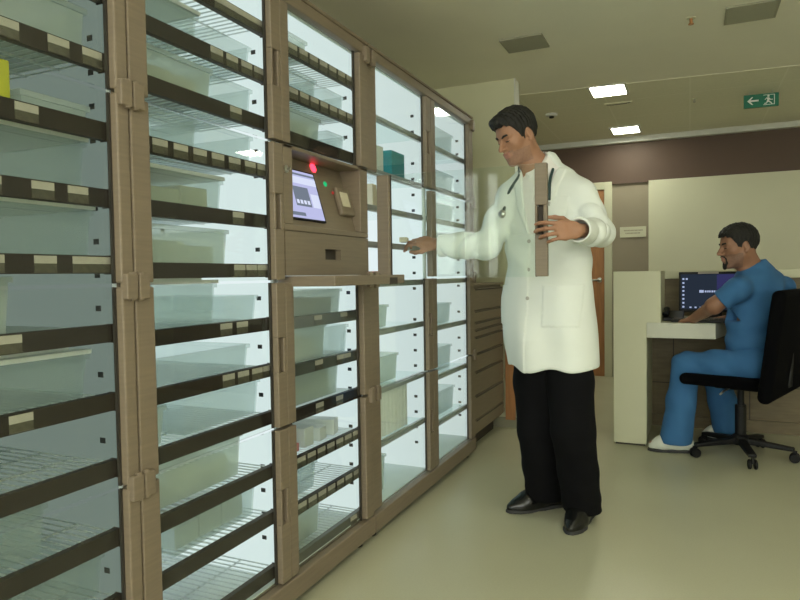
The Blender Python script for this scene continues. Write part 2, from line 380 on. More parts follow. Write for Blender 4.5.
def make_door(par, ga, gb, hinge, handle, z0, z1, rec=True, label=None, hx=.018, clip=True):
    """ga..gb the glass; hinge=(y0,y1) strip at the hinge, handle=(y0,y1) strip at the free side"""
    d = box((-.008,ga-.006,z0+.002),(-.002,gb+.006,z1-.002)).build('door', M['glass'], par)
    for e in (ga-.006, gb+.000): box((-.0095,e,z0+.002),(-.001,e+.006,z1-.002)).build('gasket', M['gasket'], d)  # dark strips painted where the gap beside the glass is shaded
    hb = MB(); hb.box((-.012,hinge[0],z0+.003),(hx,hinge[1],z1-.003)); hs = hb.build('hinge_strip', M['laminate'], d, bevel=.004)
    zc = (z0+z1)/2; w = handle[1]-handle[0]
    rc = (handle[0]+w*.18, handle[0]+w*.68, zc-.055, zc+.055) if rec else None
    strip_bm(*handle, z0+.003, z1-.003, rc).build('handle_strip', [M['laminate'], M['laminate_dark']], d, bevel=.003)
    yh = hinge[0] if hinge[0] < handle[0] else hinge[1]
    sg = 1 if hinge[0] < handle[0] else -1
    if not clip: return d
    b = MB(); b.box((.008,yh,z1-.03),(.032,yh+sg*.032,z1+.028)); b.tube([(.024,yh+sg*.010,z1-.034),(.024,yh+sg*.010,z1+.032)], .008, 10)
    b.build('hinge', M['laminate'], d, bevel=.003)
    return d
def cabinet_shell(label, y0, y1, ym, lamp):
    t = thing('storage_cabinet', label, 'cabinet', (XF,y0,.021))
    W = y1-y0; m = ym-y0
    for ya,yb in ((0,.016),(W-.016,W)): box((-DEPTH,ya,.03),(-.012,yb,TOP)).build('side_panel', M['laminate'], t, bevel=.002)
    box((-DEPTH,.016,1.93),(-.012,W-.016,TOP)).build('top_panel', M['laminate'], t, bevel=.002)
    tr = MB(); tr.box((-.012,0,1.929),(.014,W,TOP)); tr.box((-.02,.0,TOP),(.02,W,TOP+.012)); tr.build('top_rail', M['laminate'], t, bevel=.004)
    box((-DEPTH,.016,.05),(-.012,W-.016,.088)).build('bottom_panel', M['laminate'], t)
    pb = MB(); pb.box((-.012,0,.014),(.02,W,.086)); pb.build('plinth', M['laminate'], t, bevel=.005)
    box((-DEPTH,m-.010,.088),(-.03,m+.010,1.93)).build('divider', M['lining'], t)
    for yy in (.06,W-.06):
        f = MB(); f.lathe([(0,-.021),(.028,-.021),(.028,-.008),(.014,-.004),(.014,.03),(0,.03)], (-.04,yy,0), 16); f.build('foot', M['black'], t)
    box((-DEPTH-.01,0,.03),(-DEPTH,W,TOP)).build('back_panel', M['lining'], t)
    cols = []
    for ya,yb in ((.016,m-.010),(m+.010,W-.016)):
        li = MB()
        li.box((-DEPTH,ya,.088),(-.02,ya+.004,1.93)); li.box((-DEPTH,yb-.004,.088),(-.02,yb,1.93))
        li.box((-DEPTH,ya,.088),(-.02,yb,.092)); li.box((-DEPTH,ya,1.926),(-.02,yb,1.93))
        sl = li.m(1); q = .0065
        zs = [.14+.0775*k for k in range(23)]
        for i,z in enumerate(zs):
            if (i*7) % 5 == 0: continue
            for x in (-.075,-.47): sl.box((x-q*1.3,yb-.0055,z-q),(x+q*1.3,yb-.0035,z+q))
            if i % 2:
                for y in (ya+.07,yb-.09): sl.box((-DEPTH+.0035,y-q,z-q),(-DEPTH+.0055,y+q,z+q))
        lo = li.build('lining', [M['lining'], M['slot']], t)
        if lamp:
            lm = MB()
            lm.box((-DEPTH,ya+.004,.092),(-DEPTH+.003,yb-.004,1.926)); lm.box((-DEPTH+.003,ya+.004,.092),(-.03,ya+.0046,1.926)); lm.box((-DEPTH+.003,yb-.0046,.092),(-.03,yb-.004,1.926)); lm.box((-DEPTH+.003,ya+.005,1.9254),(-.03,yb-.005,1.926))  # side and top sheets added to the lit back to brighten the interior
            lm.build('light_panel', M[lamp], lo)
        cols.append((ya+.004,yb-.004))
    return t, cols
# ---- left cabinet (only its right column reaches into the photo)
c1, cc = cabinet_shell('dim glass-fronted taupe cabinet at the left edge of the photo', -.18, 1.101, .46, 'lamp_dim')
W = 1.281; m = .64
for z0,z1 in ZB:
    make_door(c1, m+.075, W-.040, (W-.035,W-.001), (m+.003,m+.073), z0, z1, rec=False)
    make_door(c1, .052, m-.075, (.006,.050), (m-.073,m-.003), z0, z1, rec=False)
C1Z = [1.872,1.720,1.567,1.413,1.263,1.113,.957,.80,.646,.484,.33,.17]
C1L = {1.567:[.28,.46,.61,.80,.94],1.413:[.28,.43,.67],1.263:[.22,.53,.72,.86],1.113:[.12,.30,.53,.72,.87,.95],.957:[.2,.36,.58],.80:[.2,.61],.646:[.3]}
for z in C1Z:
    wire_shelf(c1, *cc[1], z, C1L.get(z, []), tilt=0)
for z in (1.72,1.263,.80,.33): wire_shelf(c1, *cc[0], z, [.3,.7])
# ---- middle cabinet
Y2, Y2E, YM2 = 1.103, 2.306, 1.708
c2, cc2 = cabinet_shell('brightly lit taupe cabinet with the built-in touch screen terminal', Y2, Y2E, YM2, 'lamp')
W2 = Y2E-Y2; m2 = YM2-Y2
for z0,z1 in ZB: make_door(c2, .062, m2-.055, (.001,.058), (m2-.049,m2-.001), z0, z1)
for k in (0,1,3): make_door(c2, m2+.049, W2-.082, (W2-.066,W2-.002), (m2+.001,m2+.045), *ZB[k], rec=False)
C2A = [1.846,1.70,1.555,1.408,1.253,1.10,.933,.787,.637,.465,.318,.143]
C2AL = {1.846:[.62,.7,.78,.86,.94],1.70:[.04,.58,.70,.82,.93],1.555:[.04,.72],1.408:[.05,.18,.31,.44,.57,.70,.83,.94],1.253:[.06,.72],1.10:[.72,.82,.92],.933:[.05,.60,.73],.787:[.05,.61,.73,.85,.95],.637:[.06]}
for z in C2A: wire_shelf(c2, *cc2[0], z, C2AL.get(z, []), tilt=0, lip='lip')
many = [.07,.19,.31,.43,.55,.67,.79,.91]
for z,l,g in ((1.832,many,'lip'),(1.687,many,'lip'),(1.540,[],'lip'),(.925,[.09,.42,.76],'lip_grey'),(.766,[.09,.42,.7,.8],'lip_grey'),(.614,[.09,.42,.68],'lip'),(.452,many,'lip'),(.296,many,'lip'),(.124,[.85],'lip_grey')):
    wire_shelf(c2, *cc2[1], z, l, lip=g)
# terminal in the right column of the middle cabinet (niche with sloped screen panel, drawer front, pull-out shelf)
ya, yb = m2+.004, W2-.014
tm = MB(); x1 = .016
zt, zn, zbm = 1.480, 1.228, 1.050     # niche top / niche bottom / unit bottom
tm.box((-.30,ya,zn-.02),(x1,yb,zn))                  # niche floor
tm.box((-.30,ya,zt-.012),(x1,yb,zt))                 # niche roof
tm.box((-.30,ya,zn),(x1,ya+.052,zt)); tm.box((-.30,yb-.062,zn),(x1,yb,zt))    # cheeks
tm.prism([(-.005,zn),(-.075,zt-.012),(-.30,zt-.012),(-.30,zn)], 1, ya+.052, yb-.062)
def P1(b, poly, a, c): 
    return b
tm_o = tm.build('terminal_housing', M['laminate'], c2, bevel=.003)
# sloped panel frame of reference
slope = Matrix.Translation((-.005,0,zn)) @ Matrix.Rotation(-math.atan2(.070, zt-.012-zn), 4, 'Y')
L = math.hypot(.07, zt-.012-zn)
bz = MB(); bz.box((0,ya+.071,.020),(.010,ya+.290,.205), slope); bz.build('screen_bezel', M['black'], tm_o, bevel=.002)
sc_ = MB(); sc_.box((.009,ya+.077,.026),(.0112,ya+.280,.199), slope)
M['screen'] = emit('terminal_screen', (.60,.62,.95), .85); M['screen_ui'] = emit('terminal_screen_panel', (.22,.26,.33), .8); M['screen_hi'] = emit('terminal_screen_bar', (.75,.80,1), .95)
so = sc_.build('screen', M['screen'], tm_o)
ya0 = ya; ya = ya+.03
ui = MB(); ui.box((.0112,ya+.09,.070),(.0118,ya+.185,.140), slope); ui.box((.0112,ya+.046,.183),(.0118,ya+.25,.190), slope); ui.box((.0112,ya+.05,.034),(.0118,ya+.13,.046), slope)
ui.m(1).box((.0112,ya+.046,.152),(.0118,ya+.25,.177), slope); ui.box((.0112,ya+.195,.070),(.0118,ya+.245,.12), slope)
for j in range(4): ui.m(1).box((.0118,ya+.096+.022*j,.078),(.0122,ya+.111+.022*j,.092), slope)
ui.build('screen_window', [M['screen_ui'], M['screen_hi']], so)
ya = ya0
cr = MB(); cr.box((0,ya+.415,.060),(.020,ya+.515,.170), slope); cro = cr.build('card_reader', M['laminate'], tm_o, bevel=.006)
cr = MB(); cr.box((.0195,ya+.430,.092),(.023,ya+.487,.150), slope); cr.build('reader_pad', M['card'], cro, bevel=.002)
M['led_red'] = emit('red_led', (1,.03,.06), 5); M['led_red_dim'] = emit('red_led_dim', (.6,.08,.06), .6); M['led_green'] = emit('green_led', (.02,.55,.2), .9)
for nm,yy,ss,mm,r in (('indicator_light',ya+.315,.235,'led_red',.017),('indicator_light',ya+.372,.180,'led_green',.010),('indicator_light',ya+.412,.150,'led_red_dim',.006)):  # red disc enlarged: the lamp's reflected blur is drawn into it
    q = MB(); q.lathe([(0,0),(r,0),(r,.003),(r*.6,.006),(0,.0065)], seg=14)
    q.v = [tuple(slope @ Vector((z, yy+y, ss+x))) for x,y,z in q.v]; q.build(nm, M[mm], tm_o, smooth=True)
dr = MB(); dr.box((-.02,ya+.002,zbm+.013),(.017,ya+.245,zn-.022)); dr.box((-.02,ya+.355,zbm+.013),(.017,yb-.004,zn-.022)); dr.box((-.02,ya+.245,zbm+.013),(.017,ya+.355,zbm+.068)); dr.box((-.02,ya+.245,zbm+.105),(.017,ya+.355,zn-.022)); dr.m(1).box((-.02,ya+.245,zbm+.068),(-.006,ya+.355,zbm+.105))
dr.build('terminal_drawer', [M['laminate'], M['laminate_dark']], c2)
lk = MB(); lk.lathe([(0,0),(.012,0),(.012,.004),(.004,.005),(.004,.016),(0,.016)], seg=14); lk.v = [(.016+z, ya+.014+x, 1.40+y) for x,y,z in lk.v]; lk.build('lock', M['steel'], c2, smooth=False)
ps = MB(); ps.box((-.30,ya+.03,zbm-.022),(.178,yb-.015,zbm+.012)); ps_o = ps.build('pull_out_shelf', M['laminate'], c2, bevel=.003)
box((.176,yb-.15,zbm-.024),(.1795,yb-.085,zbm+.002)).build('finger_slot', M['laminate_dark'], ps_o)
# ---- right cabinet with glass shelves
Y3, Y3E, YM3 = 2.310, 3.665, 2.985
c3, cc3 = cabinet_shell('brightly lit taupe cabinet with glass shelves in front of the doctor', Y3, Y3E, YM3, 'lamp')
W3 = Y3E-Y3; m3 = YM3-Y3
for k,(z0,z1) in enumerate(ZB):
    if k != 2: make_door(c3, .100, m3-.062, (.016,.096), (m3-.058,m3-.001), z0, z1, hx=.004)
    make_door(c3, m3+.062, W3-.085, (W3-.083,W3-.006), (m3+.001,m3+.060), z0, z1, rec=False)
# the open door, swung out at a right angle towards the room
pv = bpy.data.objects.new('door', None)
od = make_door(c3, .062, m3-.022, (.006,.060), (m3-.020,m3+.026), *ZB[2], clip=False)
od.location = (-.006, .110, -.004); od.rotation_euler = (0, 0, math.radians(-88.0))
od['label'] = 'glass door standing open'
bpy.data.objects.remove(pv)
for z in (1.735,1.506,1.352,1.20,.828,.577,.345): glass_shelf(c3, *cc3[0], z)
for z in (1.729,1.518,1.351,1.19,.79,.53,.285): glass_shelf(c3, *cc3[1], z)
for z in (1.035,): glass_shelf(c3, *cc3[0], z); glass_shelf(c3, *cc3[1], z)
# ---- low drawer cabinet at the end of the row
YD, YDE, HD = 3.672, 4.36, 1.008
dc = thing('drawer_cabinet', 'low taupe cabinet of shallow drawers between the lit cabinets and the olive wall', 'drawer cabinet', (XF,YD,0))
WD = YDE-YD
cb = MB(); cb.box((-DEPTH,0,.10),(-.014,WD,HD)); cb.box((-DEPTH,-.0,HD),(.006,WD+.004,HD+.014)); cb.build('carcass', M['laminate'], dc, bevel=.003)
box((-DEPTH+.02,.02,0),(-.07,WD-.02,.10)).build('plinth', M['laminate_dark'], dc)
zz = [.115,.20,.345,.49,.60,.70,.745,.79,.86,.995]
for a,b in zip(zz[:-1], zz[1:]):
    q = box((-.014,.012,a+.003),(.004,WD-.012,b-.003)).build('drawer', M['laminate'], dc, bevel=.002)
    box((.001,.05,b-.012),(.008,WD-.05,b-.006)).build('drawer_pull', M['laminate_dark'], q)

# ------------------------------------------------------------------ what stands on the shelves
def tray(w, d, h, t=.003, taper=.012, lid=False, rim=.006):
    b = MB()
    def ring(wx, dx, z): return [(-dx/2,-wx/2,z),(dx/2,-wx/2,z),(dx/2,wx/2,z),(-dx/2,wx/2,z)]
    R = [ring(w-2*taper,d-2*taper,0), ring(w-2*rim,d-2*rim,h-.012), ring(w,d,h-.012), ring(w,d,h), ring(w-2*rim-2*t,d-2*rim-2*t,h), ring(w-2*taper-2*t,d-2*taper-2*t,t)]
    vs = sum(R, []); fs = [(3,2,1,0)]
    for i in range(5):
        for k in range(4): a = 4*i+k; c = 4*i+(k+1)%4; fs.append((a,c,c+4,a+4))
    fs.append((20,21,22,23)); b.add(vs, fs)
    if lid:
        b.m(1); b.box((-d/2-.003,-w/2-.003,h),(d/2+.003,w/2+.003,h+.010)); b.box((-d/2+.03,-w/2+.03,h+.010),(d/2-.03,w/2-.03,h+.016))
    return b
DZ = .021
def ordinal(i): return ['lowest','second','third','fourth','fifth','sixth','seventh','eighth','ninth','tenth','eleventh','top'][i]
shelf_word = lambda i: 'top wire shelf' if i == 11 else f'{ordinal(i)} wire shelf from the bottom'
GRP = ['frosted storage bins in the left cabinet','frosted storage bins in the middle cabinet','storage bins on the glass shelves']
def place_bin(cab, cabname, col, shelf_z, f, w, d, h, label, mat_='frost', lid=False, x=None, group=None, fill=None, rz=0):
    ya, yb = col; y = ya + f*(yb-ya); y = max(ya+w/2+.008, min(yb-w/2-.008, y))
    x = x if x is not None else -.06-d/2-.012
    t = tray(w, d, h, lid=lid).build('storage_bin', [M[mat_], M['white_plastic']], None, loc=(XF+x, cab.location.y+y, shelf_z+.0015))
    t.rotation_euler = (0,0,rz); tag(t, label, 'storage bin', group)
    if fill:
        fb = MB(); rnd = random.Random(int(f*1000+shelf_z*777)); n = 3
        for k in range(n):
            yy = -w/2+.03+(w-.06)*k/n; fb.box((-d/2+.03,yy,.006),(d/2-.03,yy+(w-.06)/n-.006,h*(.5+.3*rnd.random())))
        fb.build('packet', M[fill], t, bevel=.003)
    return t
ws = lambda z: z-.0103+DZ      # wires' top under a lip top z
g1, g2, g3 = GRP
A, B = cc[1], None
L1 = [(1.567,.80,.30,.3,.115,'frost_dense',0),(1.413,.90,.17,.28,.05,'frost_dense',0),(1.263,.62,.42,.34,.118,'frost',1),(1.113,.66,.44,.34,.115,'frost',1),(.957,.36,.36,.30,.12,'frost_dense',0),(.80,.70,.30,.30,.10,'frost',1),(.646,.26,.26,.26,.12,'frost_dense',0),(.484,.54,.26,.32,.11,'frost',0),(.33,.68,.40,.32,.10,'frost',0),(1.72,.6,.4,.3,.1,'frost',0),(.17,.5,.4,.3,.1,'frost',0)]
for k,(z,f,w,d,h,mm,ld) in enumerate(L1):
    i = sorted(C1Z).index(z)
    place_bin(c1, 'left', A, ws(z), f, w, d, h, f'frosted bin on the {shelf_word(i)}, in the dim left cabinet', mm, bool(ld), group=g1)
tag(place_bin(c1,'left',A,ws(.80),.30,.17,.30,.13,'bright milky bin at the left end of the shelf under the second label strip','frost_dense',group=g1), 'tall milky bin left of the frosted lidded bin in the dim left cabinet', 'storage bin', g1)
yb_ = box((-.06,-.11,0),(.06,.11,.100)).build('carton', M['yellow'], bevel=.003, loc=(XF-.135, .775, ws(1.413)+.0015)); tag(yb_, 'bright yellow carton on a wire shelf in the dim left cabinet', 'box')
# middle cabinet, left column
A = cc2[0]
L2 = [(1.846,.3,.30,.3,.06),(1.70,.30,.30,.34,.10),(1.555,.34,.36,.34,.11),(1.408,.26,.30,.34,.10),(1.253,.33,.40,.34,.10),(1.10,.35,.42,.34,.11),(.933,.33,.36,.34,.12),(.787,.5,.46,.34,.075),(.637,.7,.34,.3,.11),(.465,.4,.46,.34,.13),(.318,.62,.36,.34,.10)]
for k,(z,f,w,d,h) in enumerate(L2):
    i = sorted(C2A).index(z)
    place_bin(c2,'mid',A,ws(z),f,w,d,h,f'large frosted bin on the {shelf_word(i)}, left of the terminal', 'frost_dense' if k in (2,5,9) else 'frost', k in (1,4,6), group=g2, fill=('card' if k in (2,4) else 'white_plastic' if k in (5,9,10) else None))
tag(place_bin(c2,'mid',A,ws(.637),.12,.15,.3,.10,'x','frost_dense',group=g2), 'narrow milky bin, left end of the fourth shelf from the bottom, left of the terminal', 'storage bin', g2)
for z,f,w,h,lb in ((1.70,.80,.20,.085,'small frosted bin, right end of the eleventh shelf from the bottom, left of the terminal'),(1.555,.82,.18,.10,'small frosted bin, right end of the tenth shelf from the bottom, left of the terminal'),(1.408,.78,.22,.10,'small frosted bin, right end of the ninth shelf from the bottom, left of the terminal'),(.933,.86,.16,.08,'small frosted bin, right end of the sixth shelf from the bottom, left of the terminal')):
    place_bin(c2,'mid',A,ws(z),f,w,.3,h,lb,'frost',group=g2)
pk = box((-.06,-.085,0),(.06,.085,.022)).build('packet', M['pink'], bevel=.003, loc=(XF-.14,Y2+A[0]+.40,ws(1.10)+.0)); 
bpy.data.objects.remove(pk)
# middle cabinet, right column
A = cc2[1]
for z,f,w,h,mm,lb in ((1.832,.28,.26,.075,'frost_dense','frosted bin on the upper labelled rack above the terminal'),(1.687,.30,.34,.10,'frost','frosted bin on the lower labelled rack above the terminal'),(1.687,.85,.15,.09,'frost','small frosted bin right of the larger one on the lower labelled rack above the terminal'),(1.540,.34,.36,.11,'frost_dense','frosted bin standing directly on the shelf above the terminal'),(1.540,.86,.14,.08,'frost','small frosted bin at the right on the shelf directly above the terminal'),
    (.925,.45,.50,.095,'frost_dense','frosted bin on the first shelf below the pull-out shelf'),(.766,.36,.36,.125,'frost_dense','frosted bin at the left on the second shelf below the pull-out shelf'),(.766,.86,.16,.11,'frost','small frosted bin at the right on the second shelf below the pull-out shelf'),(.614,.44,.46,.12,'frost_dense','frosted bin on the third shelf below the pull-out shelf'),
    (.296,.3,.26,.10,'frost','frosted bin on the second lowest rack below the terminal'),(.124,.3,.30,.13,'frost_dense','tall frosted bin on the lowest shelf below the terminal')):
    place_bin(c2,'mid',A,ws(z),f,w,.32,h,lb,mm,group=g2, fill=('white_plastic' if mm=='frost_dense' else None))
def small_box(nm, a, mt, loc, label, cat='box', group=None, rz=0):
    o = box((-a[0]/2,-a[1]/2,0),(a[0]/2,a[1]/2,a[2])).build(nm, M[mt], bevel=.003, loc=loc); o.rotation_euler = (0,0,rz); return tag(o, label, cat, group)
for k,(f,mt,h) in enumerate(((.14,'white_plastic',.09),(.30,'pink',.03),(.46,'white_plastic',.07),(.62,'white_plastic',.05),(.78,'white_plastic',.06))):
    y = Y2+A[0]+f*(A[1]-A[0])
    small_box('medicine_packet', (.16,.06,h), mt, (XF-.16,y,ws(.452)+.002), ['white packet at the left end of the labelled rack low below the terminal','red and white flat packet on the labelled rack low below the terminal','taller white packet in the middle of the labelled rack low below the terminal','thin white packet right of the middle of the labelled rack low below the terminal','white packet at the right end of the labelled rack low below the terminal'][k], 'packet', 'packets on the labelled rack', rz=.12*(k-2))
# right cabinet, left column (behind the open door and the doctor's hand)
A = cc3[0]; y0 = Y3+A[0]
sh = lambda z: z-.0015+DZ
def on3(nm, a, mt, y, z, label, cat='box', x=None, group=None, rz=0): return small_box(nm, a, mt, (XF+(x if x is not None else -.05-a[0]/2), Y3+y, sh(z)), label, cat, group, rz)
on3('carton', (.17,.145,.122), 'teal', .43, 1.506, 'teal carton on the upper glass shelf of the right cabinet')
for k in range(3): on3('carton', (.13,.058,.118), 'white_plastic', .115+.064*k, 1.506, ['white carton at the left end of the row beside the teal carton','white carton in the middle of the row beside the teal carton','white carton next to the teal carton'][k], group='white cartons beside the teal carton')
on3('carton', (.10,.05,.085), 'green', .235, 1.352, 'green and cream carton under the shelf of the teal carton', rz=.1)
on3('carton', (.10,.05,.10), 'card', .175, 1.352, 'cream carton left of the green one on the glass shelf', rz=.1)
for k in range(3): on3('carton', (.06,.035,.045), ['pink','card','pink'][k], .20+.042*k, 1.035, ['small pink carton at the left of three on the glass shelf below the hand','small cream carton between two pink ones on the glass shelf','small pink carton at the right of three on the glass shelf below the hand'][k])
place_bin(c3,'r',A,sh(1.735),.2,.14,.3,.12,'milky bin at the left on the top glass shelf of the right cabinet','frost_dense',group=g3)
place_bin(c3,'r',A,sh(.828),.28,.3,.3,.10,'wide milky bin on the glass shelf just below the open compartment','frost_dense',group=g3)
place_bin(c3,'r',A,sh(.577),.36,.4,.3,.12,'milky bin on the middle glass shelf below the open compartment','frost_dense',group=g3)
def corr(w,d,h):
    b = MB(); n = 11
    b.box((-d/2,-w/2,0),(d/2-.006,w/2,h))
    for k in range(n): b.tube([(d/2-.006,-w/2+w*(k+.5)/n,.002),(d/2-.006,-w/2+w*(k+.5)/n,h-.002)], w/n*.42, 8)
    return b
o = corr(.44,.28,.20).build('storage_bin', M['white_plastic'], loc=(XF-.20,Y3+A[0]+.27,sh(.345))); tag(o, 'white ribbed storage bin on the lowest glass shelf of the right cabinet', 'storage bin')
place_bin(c3,'r',A,.0925+DZ,.25,.24,.3,.16,'milky bin on the floor of the right cabinet left column','frost_dense',group=g3)
A = cc3[1]
for k,(z,f,w,h) in enumerate(((1.729,.5,.50,.13),(1.518,.5,.5,.11),(1.351,.5,.5,.10),(1.19,.5,.5,.10),(.79,.45,.44,.11),(.53,.45,.44,.13),(.285,.5,.46,.13))):
    place_bin(c3,'r',A,sh(z),f,w,.34,h,f'frosted bin on the {ordinal(6-k)} glass shelf from the top in the far lit column' if 0 else f'wide frosted bin on the {["top","second","third","fourth","fifth","sixth","seventh"][k]} glass shelf from the top in the far lit column','frost',group=g3,fill=None)
# ------------------------------------------------------------------ the desk
dk = thing('reception_desk', 'cream reception desk with worktop and dark panelled back behind the doctor', 'desk', (-.435,4.22,0))
dk_x = lambda x: x+.435
q = MB(); q.box((0,0,.012),(.195,.78,.672)); q.box((0,0,.672),(.275,.78,1.083)); q.box((.195,.0,.672),(.275,.0,.672))
q = MB(); q.prism([(0,.012),(.195,.012),(.195,.70),(.275,.70),(.275,1.083),(0,1.083)], 1, 0, .78); q.build('side_panel', M['desk'], dk, bevel=.003)
box((.012,.012,0),(.185,.77,.012)).build('plinth', M['laminate_dark'], dk)
MB().prism([(.195,-.008),(.575,-.008),(.66,.34),(2.75,.34),(2.75,.70),(.195,.70)], 2, .675, .768).build('worktop', M['desk_top'], dk, bevel=.003)
bp = MB(); bp.box((.195,.64,.08),(2.75,.66,.675)); bp.m(1)
for x in (.33,.80,1.27,1.74): bp.box((x,.637,.08),(x+.006,.641,.675))
bp.box((.195,.637,.30),(2.75,.641,.306))
bp.build('modesty_panel', [M['dark_wood'], M['laminate_dark']], dk)
box((.195,.62,0),(2.75,.66,.08)).build('kickboard', M['dark_wood'], dk)
box((.275,.70,.66),(2.75,.72,1.027)).build('back_panel', M['dark_wood'], dk)
box((.275,.66,1.027),(2.75,.80,1.083)).build('top_rail', M['desk'], dk, bevel=.003)
box((2.70,.36,0),(2.75,.70,.675)).build('end_panel', M['desk'], dk)
# ------------------------------------------------------------------ monitor, keyboard, phone
mo = thing('monitor', 'black computer monitor showing a dark desktop on the cream desk', 'monitor', (.14,4.62,.7685), math.radians(-4))
mb = MB(); mb.box((-.205,-.012,.045),(.235,.02,.305)); mb.box((-.12,.02,.10),(.15,.045,.25)); mo_b = mb.build('housing', M['black'], mo, bevel=.004)
M['desktop'] = emit('monitor_desktop', (.025,.035,.055), .8); M['icon'] = emit('monitor_icon', (.55,.65,.95), .7); M['glow'] = emit('monitor_glow', (.04,.04,.13), .8)
ms = MB(); ms.box((-.192,-.0135,.062),(.222,-.0115,.290)); mso = ms.build('screen', M['desktop'], mo)
ic = MB()
for k in range(8): ic.box((-.183,-.0145,.072+.026*k),(-.171,-.013,.083+.026*k))
ic.box((-.163,-.0145,.254),(-.151,-.013,.265)); 
for k in range(3): ic.box((-.14+.03*k,-.0145,.070),(-.128+.03*k,-.013,.079))
ic.box((-.082,-.0145,.170),(-.056,-.013,.187)); ic.build('icons', M['icon'], mso)
lo = MB(); x = -.05
for w_ in (.012,.009,.012,.008,.012,.012,.009): lo.box((x,-.0145,.172),(x+w_-.003,-.013,.184)); x += w_
lo.build('lettering', M['icon'], mso)
gl = box((.02,-.0139,.16),(.22,-.0130,.288)).build('wallpaper_patch', M['glow'], mso)
box((-.09,-.0145,.2925),(.03,-.0118,.3035)).build('sticker', M['label'], mo)
st = MB(); st.box((-.03,.01,.01),(.05,.04,.14)); st.box((-.11,-.07,0),(.13,.12,.012)); st.build('stand', M['black'], mo, bevel=.003)
kb = thing('keyboard', 'black keyboard on the cream worktop under the seated person\'s hands', 'keyboard', (.10,4.33,.7685), math.radians(-3))
box((-.2,-.07,0),(.2,.07,.016)).build('case', M['black'], kb, bevel=.004)
ks = MB()
for i in range(15):
    for j in range(5): ks.box((-.188+.025*i,-.06+.024*j,.016),(-.166+.025*i,-.039+.024*j,.022))
ks.build('keys', M['laminate_dark'], kb)
kb['kind'] = 'thing'
ph = thing('telephone', 'black desk telephone at the left end of the worktop beside the monitor', 'telephone', (-.092,4.49,.7685), 0)
b_ = MB(); b_.prism([(-.10,0),(.10,0),(.10,.055),(-.10,.02)], 0, -.06, .06); b_.build('base', M['black'], ph, bevel=.004)
b_ = MB(); b_.tube([(-.045,-.08,.04),(-.045,-.06,.05),(-.045,.06,.068),(-.045,.085,.062)], [.02,.014,.014,.02], 10); b_.build('handset', M['black'], ph, smooth=True)
# ------------------------------------------------------------------ swivel chair
CX, CY = .288, 4.10
ch = thing('office_chair', 'black fabric swivel office chair under the seated person in blue', 'chair', (.272,4.20,0))
fa = FW*np.array([1,1,0]); fa /= np.linalg.norm(fa)          # horizontal view direction
face = -.72*RT + .69*fa; left = np.array([-face[1], face[0], 0])
th = math.atan2(face[1], face[0])
ch.rotation_euler = (0,0,th)                                  # local +x = where the chair faces, +y = its left
base_rot = math.atan2(4.081-4.20, .036-.272) - th
hub = MB(); hub.lathe([(0,.07),(.045,.07),(.045,.12),(.03,.13),(.03,.30),(.018,.30),(.018,.40),(0,.40)], seg=20); hub.build('gas_column', M['black'], ch, smooth=False)
for k in range(5):
    a = base_rot + k*2*PI/5; R = Matrix.Rotation(a, 4, 'Z')
    b = MB(); b.prism([(.02,.075),(.27,.062),(.27,.082),(.02,.112)], 1, -.022, .022)
    b.v = [tuple(R @ Vector(p)) for p in b.v]; sp = b.build('base_spoke', M['black'], ch, bevel=.006)
    c = MB()
    for yy in (-.022,.008):
        c.lathe([(0,0),(.024,0),(.027,.003),(.027,.011),(.024,.014),(0,.014)], seg=18)
        n = 18*6
        for i in range(len(c.v)-n, len(c.v)):
            x,y,z = c.v[i]; c.v[i] = (.27+x, yy+z, .027+y)
    c.box((.258,-.006,.03),(.282,.006,.066)); c.v = [tuple(R @ Vector(p)) for p in c.v]; c.build('caster', M['black'], sp)
me_ = MB(); me_.box((-.11,-.08,.395),(.12,.08,.425)); me_.build('mechanism', M['black'], ch, bevel=.006)
lv = MB(); lv.tube([(.03,.06,.41),(.03,.20,.405),(.03,.26,.395)], .006); lv.build('lever', M['steel'], ch, smooth=True)
def pad(outline, n_in=2): pass
def cushion(name, sx, sy, sz, loc, rot, parent, m_, curve=0.0):
    bm = bmesh.new(); bmesh.ops.create_cube(bm, size=1)
    for v in bm.verts: v.co = (v.co.x*sx, v.co.y*sy, v.co.z*sz)
    me = bpy.data.meshes.new(name); bm.to_mesh(me); bm.free(); me.materials.append(m_)
    o = bpy.data.objects.new(name, me); COL.objects.link(o); o.parent = parent
    bv = o.modifiers.new('b', 'BEVEL'); bv.width = min(sx,sy,sz)*.48; bv.segments = 5
    me.polygons.foreach_set('use_smooth', [True]*len(me.polygons))
    o.location = loc; o.rotation_euler = rot; return o
def blob(name, parent, m_, prof, loc=(0,0,0), rot=(0,0,0)):
    pass
st_ = cushion('seat', .47, .48, .065, (.035,0,.455), (0,0,0), ch, M['black_fabric'])
bk = cushion('backrest', .07, .70, .60, (-.238,0,.675), (0,math.radians(-7),0), ch, M['black_fabric'])
br = MB(); br.tube([(-.05,0,.41),(-.18,0,.405),(-.245,0,.44),(-.25,0,.62)], .018, 10); br.build('back_bracket', M['black'], ch, smooth=True)
for s in ():
    ar = MB(); ar.tube([(-.06,s*.20,.415),(-.06,s*.262,.42),(-.05,s*.265,.56)], .014, 8); 
    arm = ar.build('armrest', M['black'], ch, smooth=True)
    if 0: pass
    p_ = MB(); p_.box((-.17,s*.265-.03,.56),(.06,s*.265+.03,.585)); p_.build('arm_pad', M['black'], arm, bevel=.01)
